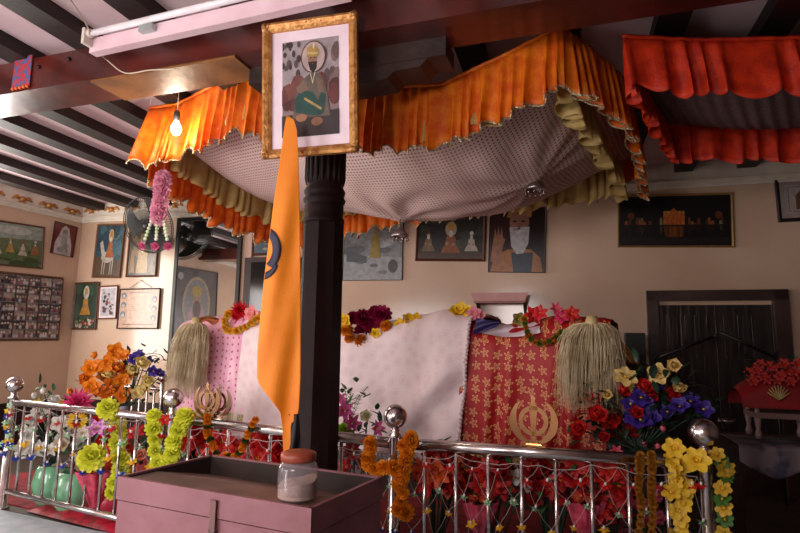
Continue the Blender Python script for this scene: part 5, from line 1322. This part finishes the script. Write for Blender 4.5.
# flowers laid on the mound
def mound(px, py, lift=.0): 
    p = atP(px, py, P[0] + RN*(off+.10), RN); return p
def heap(label, items, name='flower_cluster', cat='flowers', group='flowers laid on the shrine cloths', thread=None, o=None):
    o = off+.02 if o is None else o
    p0 = at_off(items[0][2], items[0][3], o); e = empty(name, p0, label, cat, group)
    pts = put(e, items, o, len(items), dz=.015); 
    if len(items) > 3: leaves(e, [p + RN*.02 for p in pts], 3, 8, .02)
    return e
heap('dark red dahlia and pink bloom on top of the pink cloth', [('dahlia', ('#e01828', '#b80c18'), 240, 311, 9), ('open', ('#f0a0a0', '#e87880'), 253, 314, 7), ('dahlia', ('#e01828', '#b80c18'), 236, 316, 6)])
strand('flower_garland', 'short orange and yellow garland looped on top of the pink cloth', 'garland', [(228, 313), (225, 322), (227, 330), (236, 331), (245, 327), (254, 321), (262, 316)], off-.05, 'pompom', [('#f0b020', '#e08c14'), ('#f0d060', '#e0b030')], 3.6, 'garlands on the shrine', 41)
heap('cluster of dark magenta flowers on the white cloth beside the pillar', [('pompom', MAG, 353, 318, 6), ('pompom', MAG, 363, 318, 8), ('pompom', MAG, 370, 324, 8), ('pompom', MAG, 382, 315, 9), ('pompom', MAG, 379, 322, 7), ('pompom', MAG, 362, 331, 7), ('pompom', MAG, 371, 333, 6), ('pompom', MAG, 375, 312, 6)])
heap('orange marigolds and yellow flowers below the magenta cluster', [('open', YEL, 345, 320, 6), ('pompom', MGO, 347, 330, 6), ('pompom', MGO, 350, 339, 5), ('pompom', MGO, 361, 341, 6), ('pompom', MGO, 386, 326, 5.5), ('open', YEL, 376, 333, 4.5), ('open', YEL, 343, 326, 5)], o=off-.02)
heap('row of bright yellow flowers on the white cloth, nearer the pillar', [('open', YEL, 401, 325, 6), ('open', ('#f4d848', '#e8b020'), 408, 321, 6.5), ('open', YEL, 416, 320, 6.5), ('open', YEL, 405, 328, 4)], o=off+.04)
heap('yellow and pink flowers at the right top of the white cloth', [('open', YEL, 455, 313, 6), ('open', YEL, 461, 310, 6.5), ('open', ('#f4d848', '#e8b020'), 467, 311, 6), ('open', ('#e08c98', '#d06880'), 475, 314, 6.5), ('open', ('#e08c98', '#d06880'), 481, 315, 5)], o=off+.05)
heap('red and pink flowers on top of the red cloth', [('poinsettia', R1, 533, 315, 8), ('poinsettia', ('#e01828', '#b80c18'), 540, 313, 7), ('lily', ('#e04c70', '#c83058'), 555, 310, 6), ('poinsettia', ('#d83060', '#b82048'), 562, 317, 7), ('poinsettia', R1, 572, 314, 7), ('open', ('#a89850', '#7a7a38'), 518, 319, 6)])
strand('flower_garland', 'thin orange and green garland looped on the red cloth', 'garland', [(525, 319), (526, 328), (529, 337), (538, 343), (548, 342), (556, 337), (562, 333)], off-.055, 'pompom', [('#c87818', '#a05810'), ('#6a7a28', '#4a5a1c')], 3.4, 'garlands on the shrine', 42)
# pink hanging garland at the canopy corner
ga = atY(164, 170, 3.98); 
e = empty('hanging_garland', V((ga.x, ga.y, ga.z-.5)), 'pink and white tassel garland hanging from the left canopy corner', 'garland')
rd2 = random.Random(6); zz0 = atY(164, 178, 3.98).z; zz1 = atY(162, 219, 3.98).z
for k in range(11):
    z = zz0 + (zz1-zz0)*k/10
    inst('blossom', fmesh('pompom', '#fbc4d8', '#f4a8c4'), e, orient(V((ga.x - .012*k/10, ga.y, z)), V((rd2.uniform(-1, 1), -1, rd2.uniform(-.3, .6))), (.062 + .004*math.sin(k)), k))
bot = V((ga.x-.014, ga.y, zz1))
for k, dx in enumerate((-.045, 0, .045)):
    q = bot + V((dx, -.01, -.02)); mb = MB()
    for j in range(6): mb.ball(q + V((dx*.15*j, 0, -.026*j)), .014, 8)
    tag(mb.build('white_strand', mat('#e8ecd8', .5, c2='#b8d8a0', scale=12), e, True), kind='stuff')
    inst('blossom', fmesh('rose', '#f080b0', '#e05890'), e, orient(q + V((dx*.9, 0, -.175)), V((dx*8, -.8, -.5)), .036))
mb = MB(); mb.tube([V((ga.x, ga.y, zz0+.02)), V((ga.x, ga.y, atY(150, 112, 4).z))], .002, 4); mb.build('thread', mat('#e8c8c8', .6), e)
# red and orange flowers over the miniature throne
e = empty('flower_bouquet', mo + ZZ*.3 - W*.2, 'shadowed red flowers in front of the miniature throne at right', 'bouquet')
mb0 = []
for k in range(16):
    p = tfz(750 + 3.4*k, 372 + 9*math.sin(k*1.7), -.16); p = p
    inst('poinsettia', fmesh('poinsettia', '#c8201c', '#8a1010'), e, orient(p, (EYE-p).normalized() + ZZ*.3, .035)); mb0.append(p)
leaves(e, [p + W*.03 for p in mb0], 9, 40, .05, DGREEN)
fanp = tfz(779, 400, -.2); mb = MB()
for k in range(9):
    th = math.radians(30+15*k); mb.tube([fanp, fanp + U*.07*math.cos(th) + ZZ*.09*math.sin(th)], .004, 4)
tag(mb.build('spray', mat('#c8b070', .5), e, True), kind='stuff')
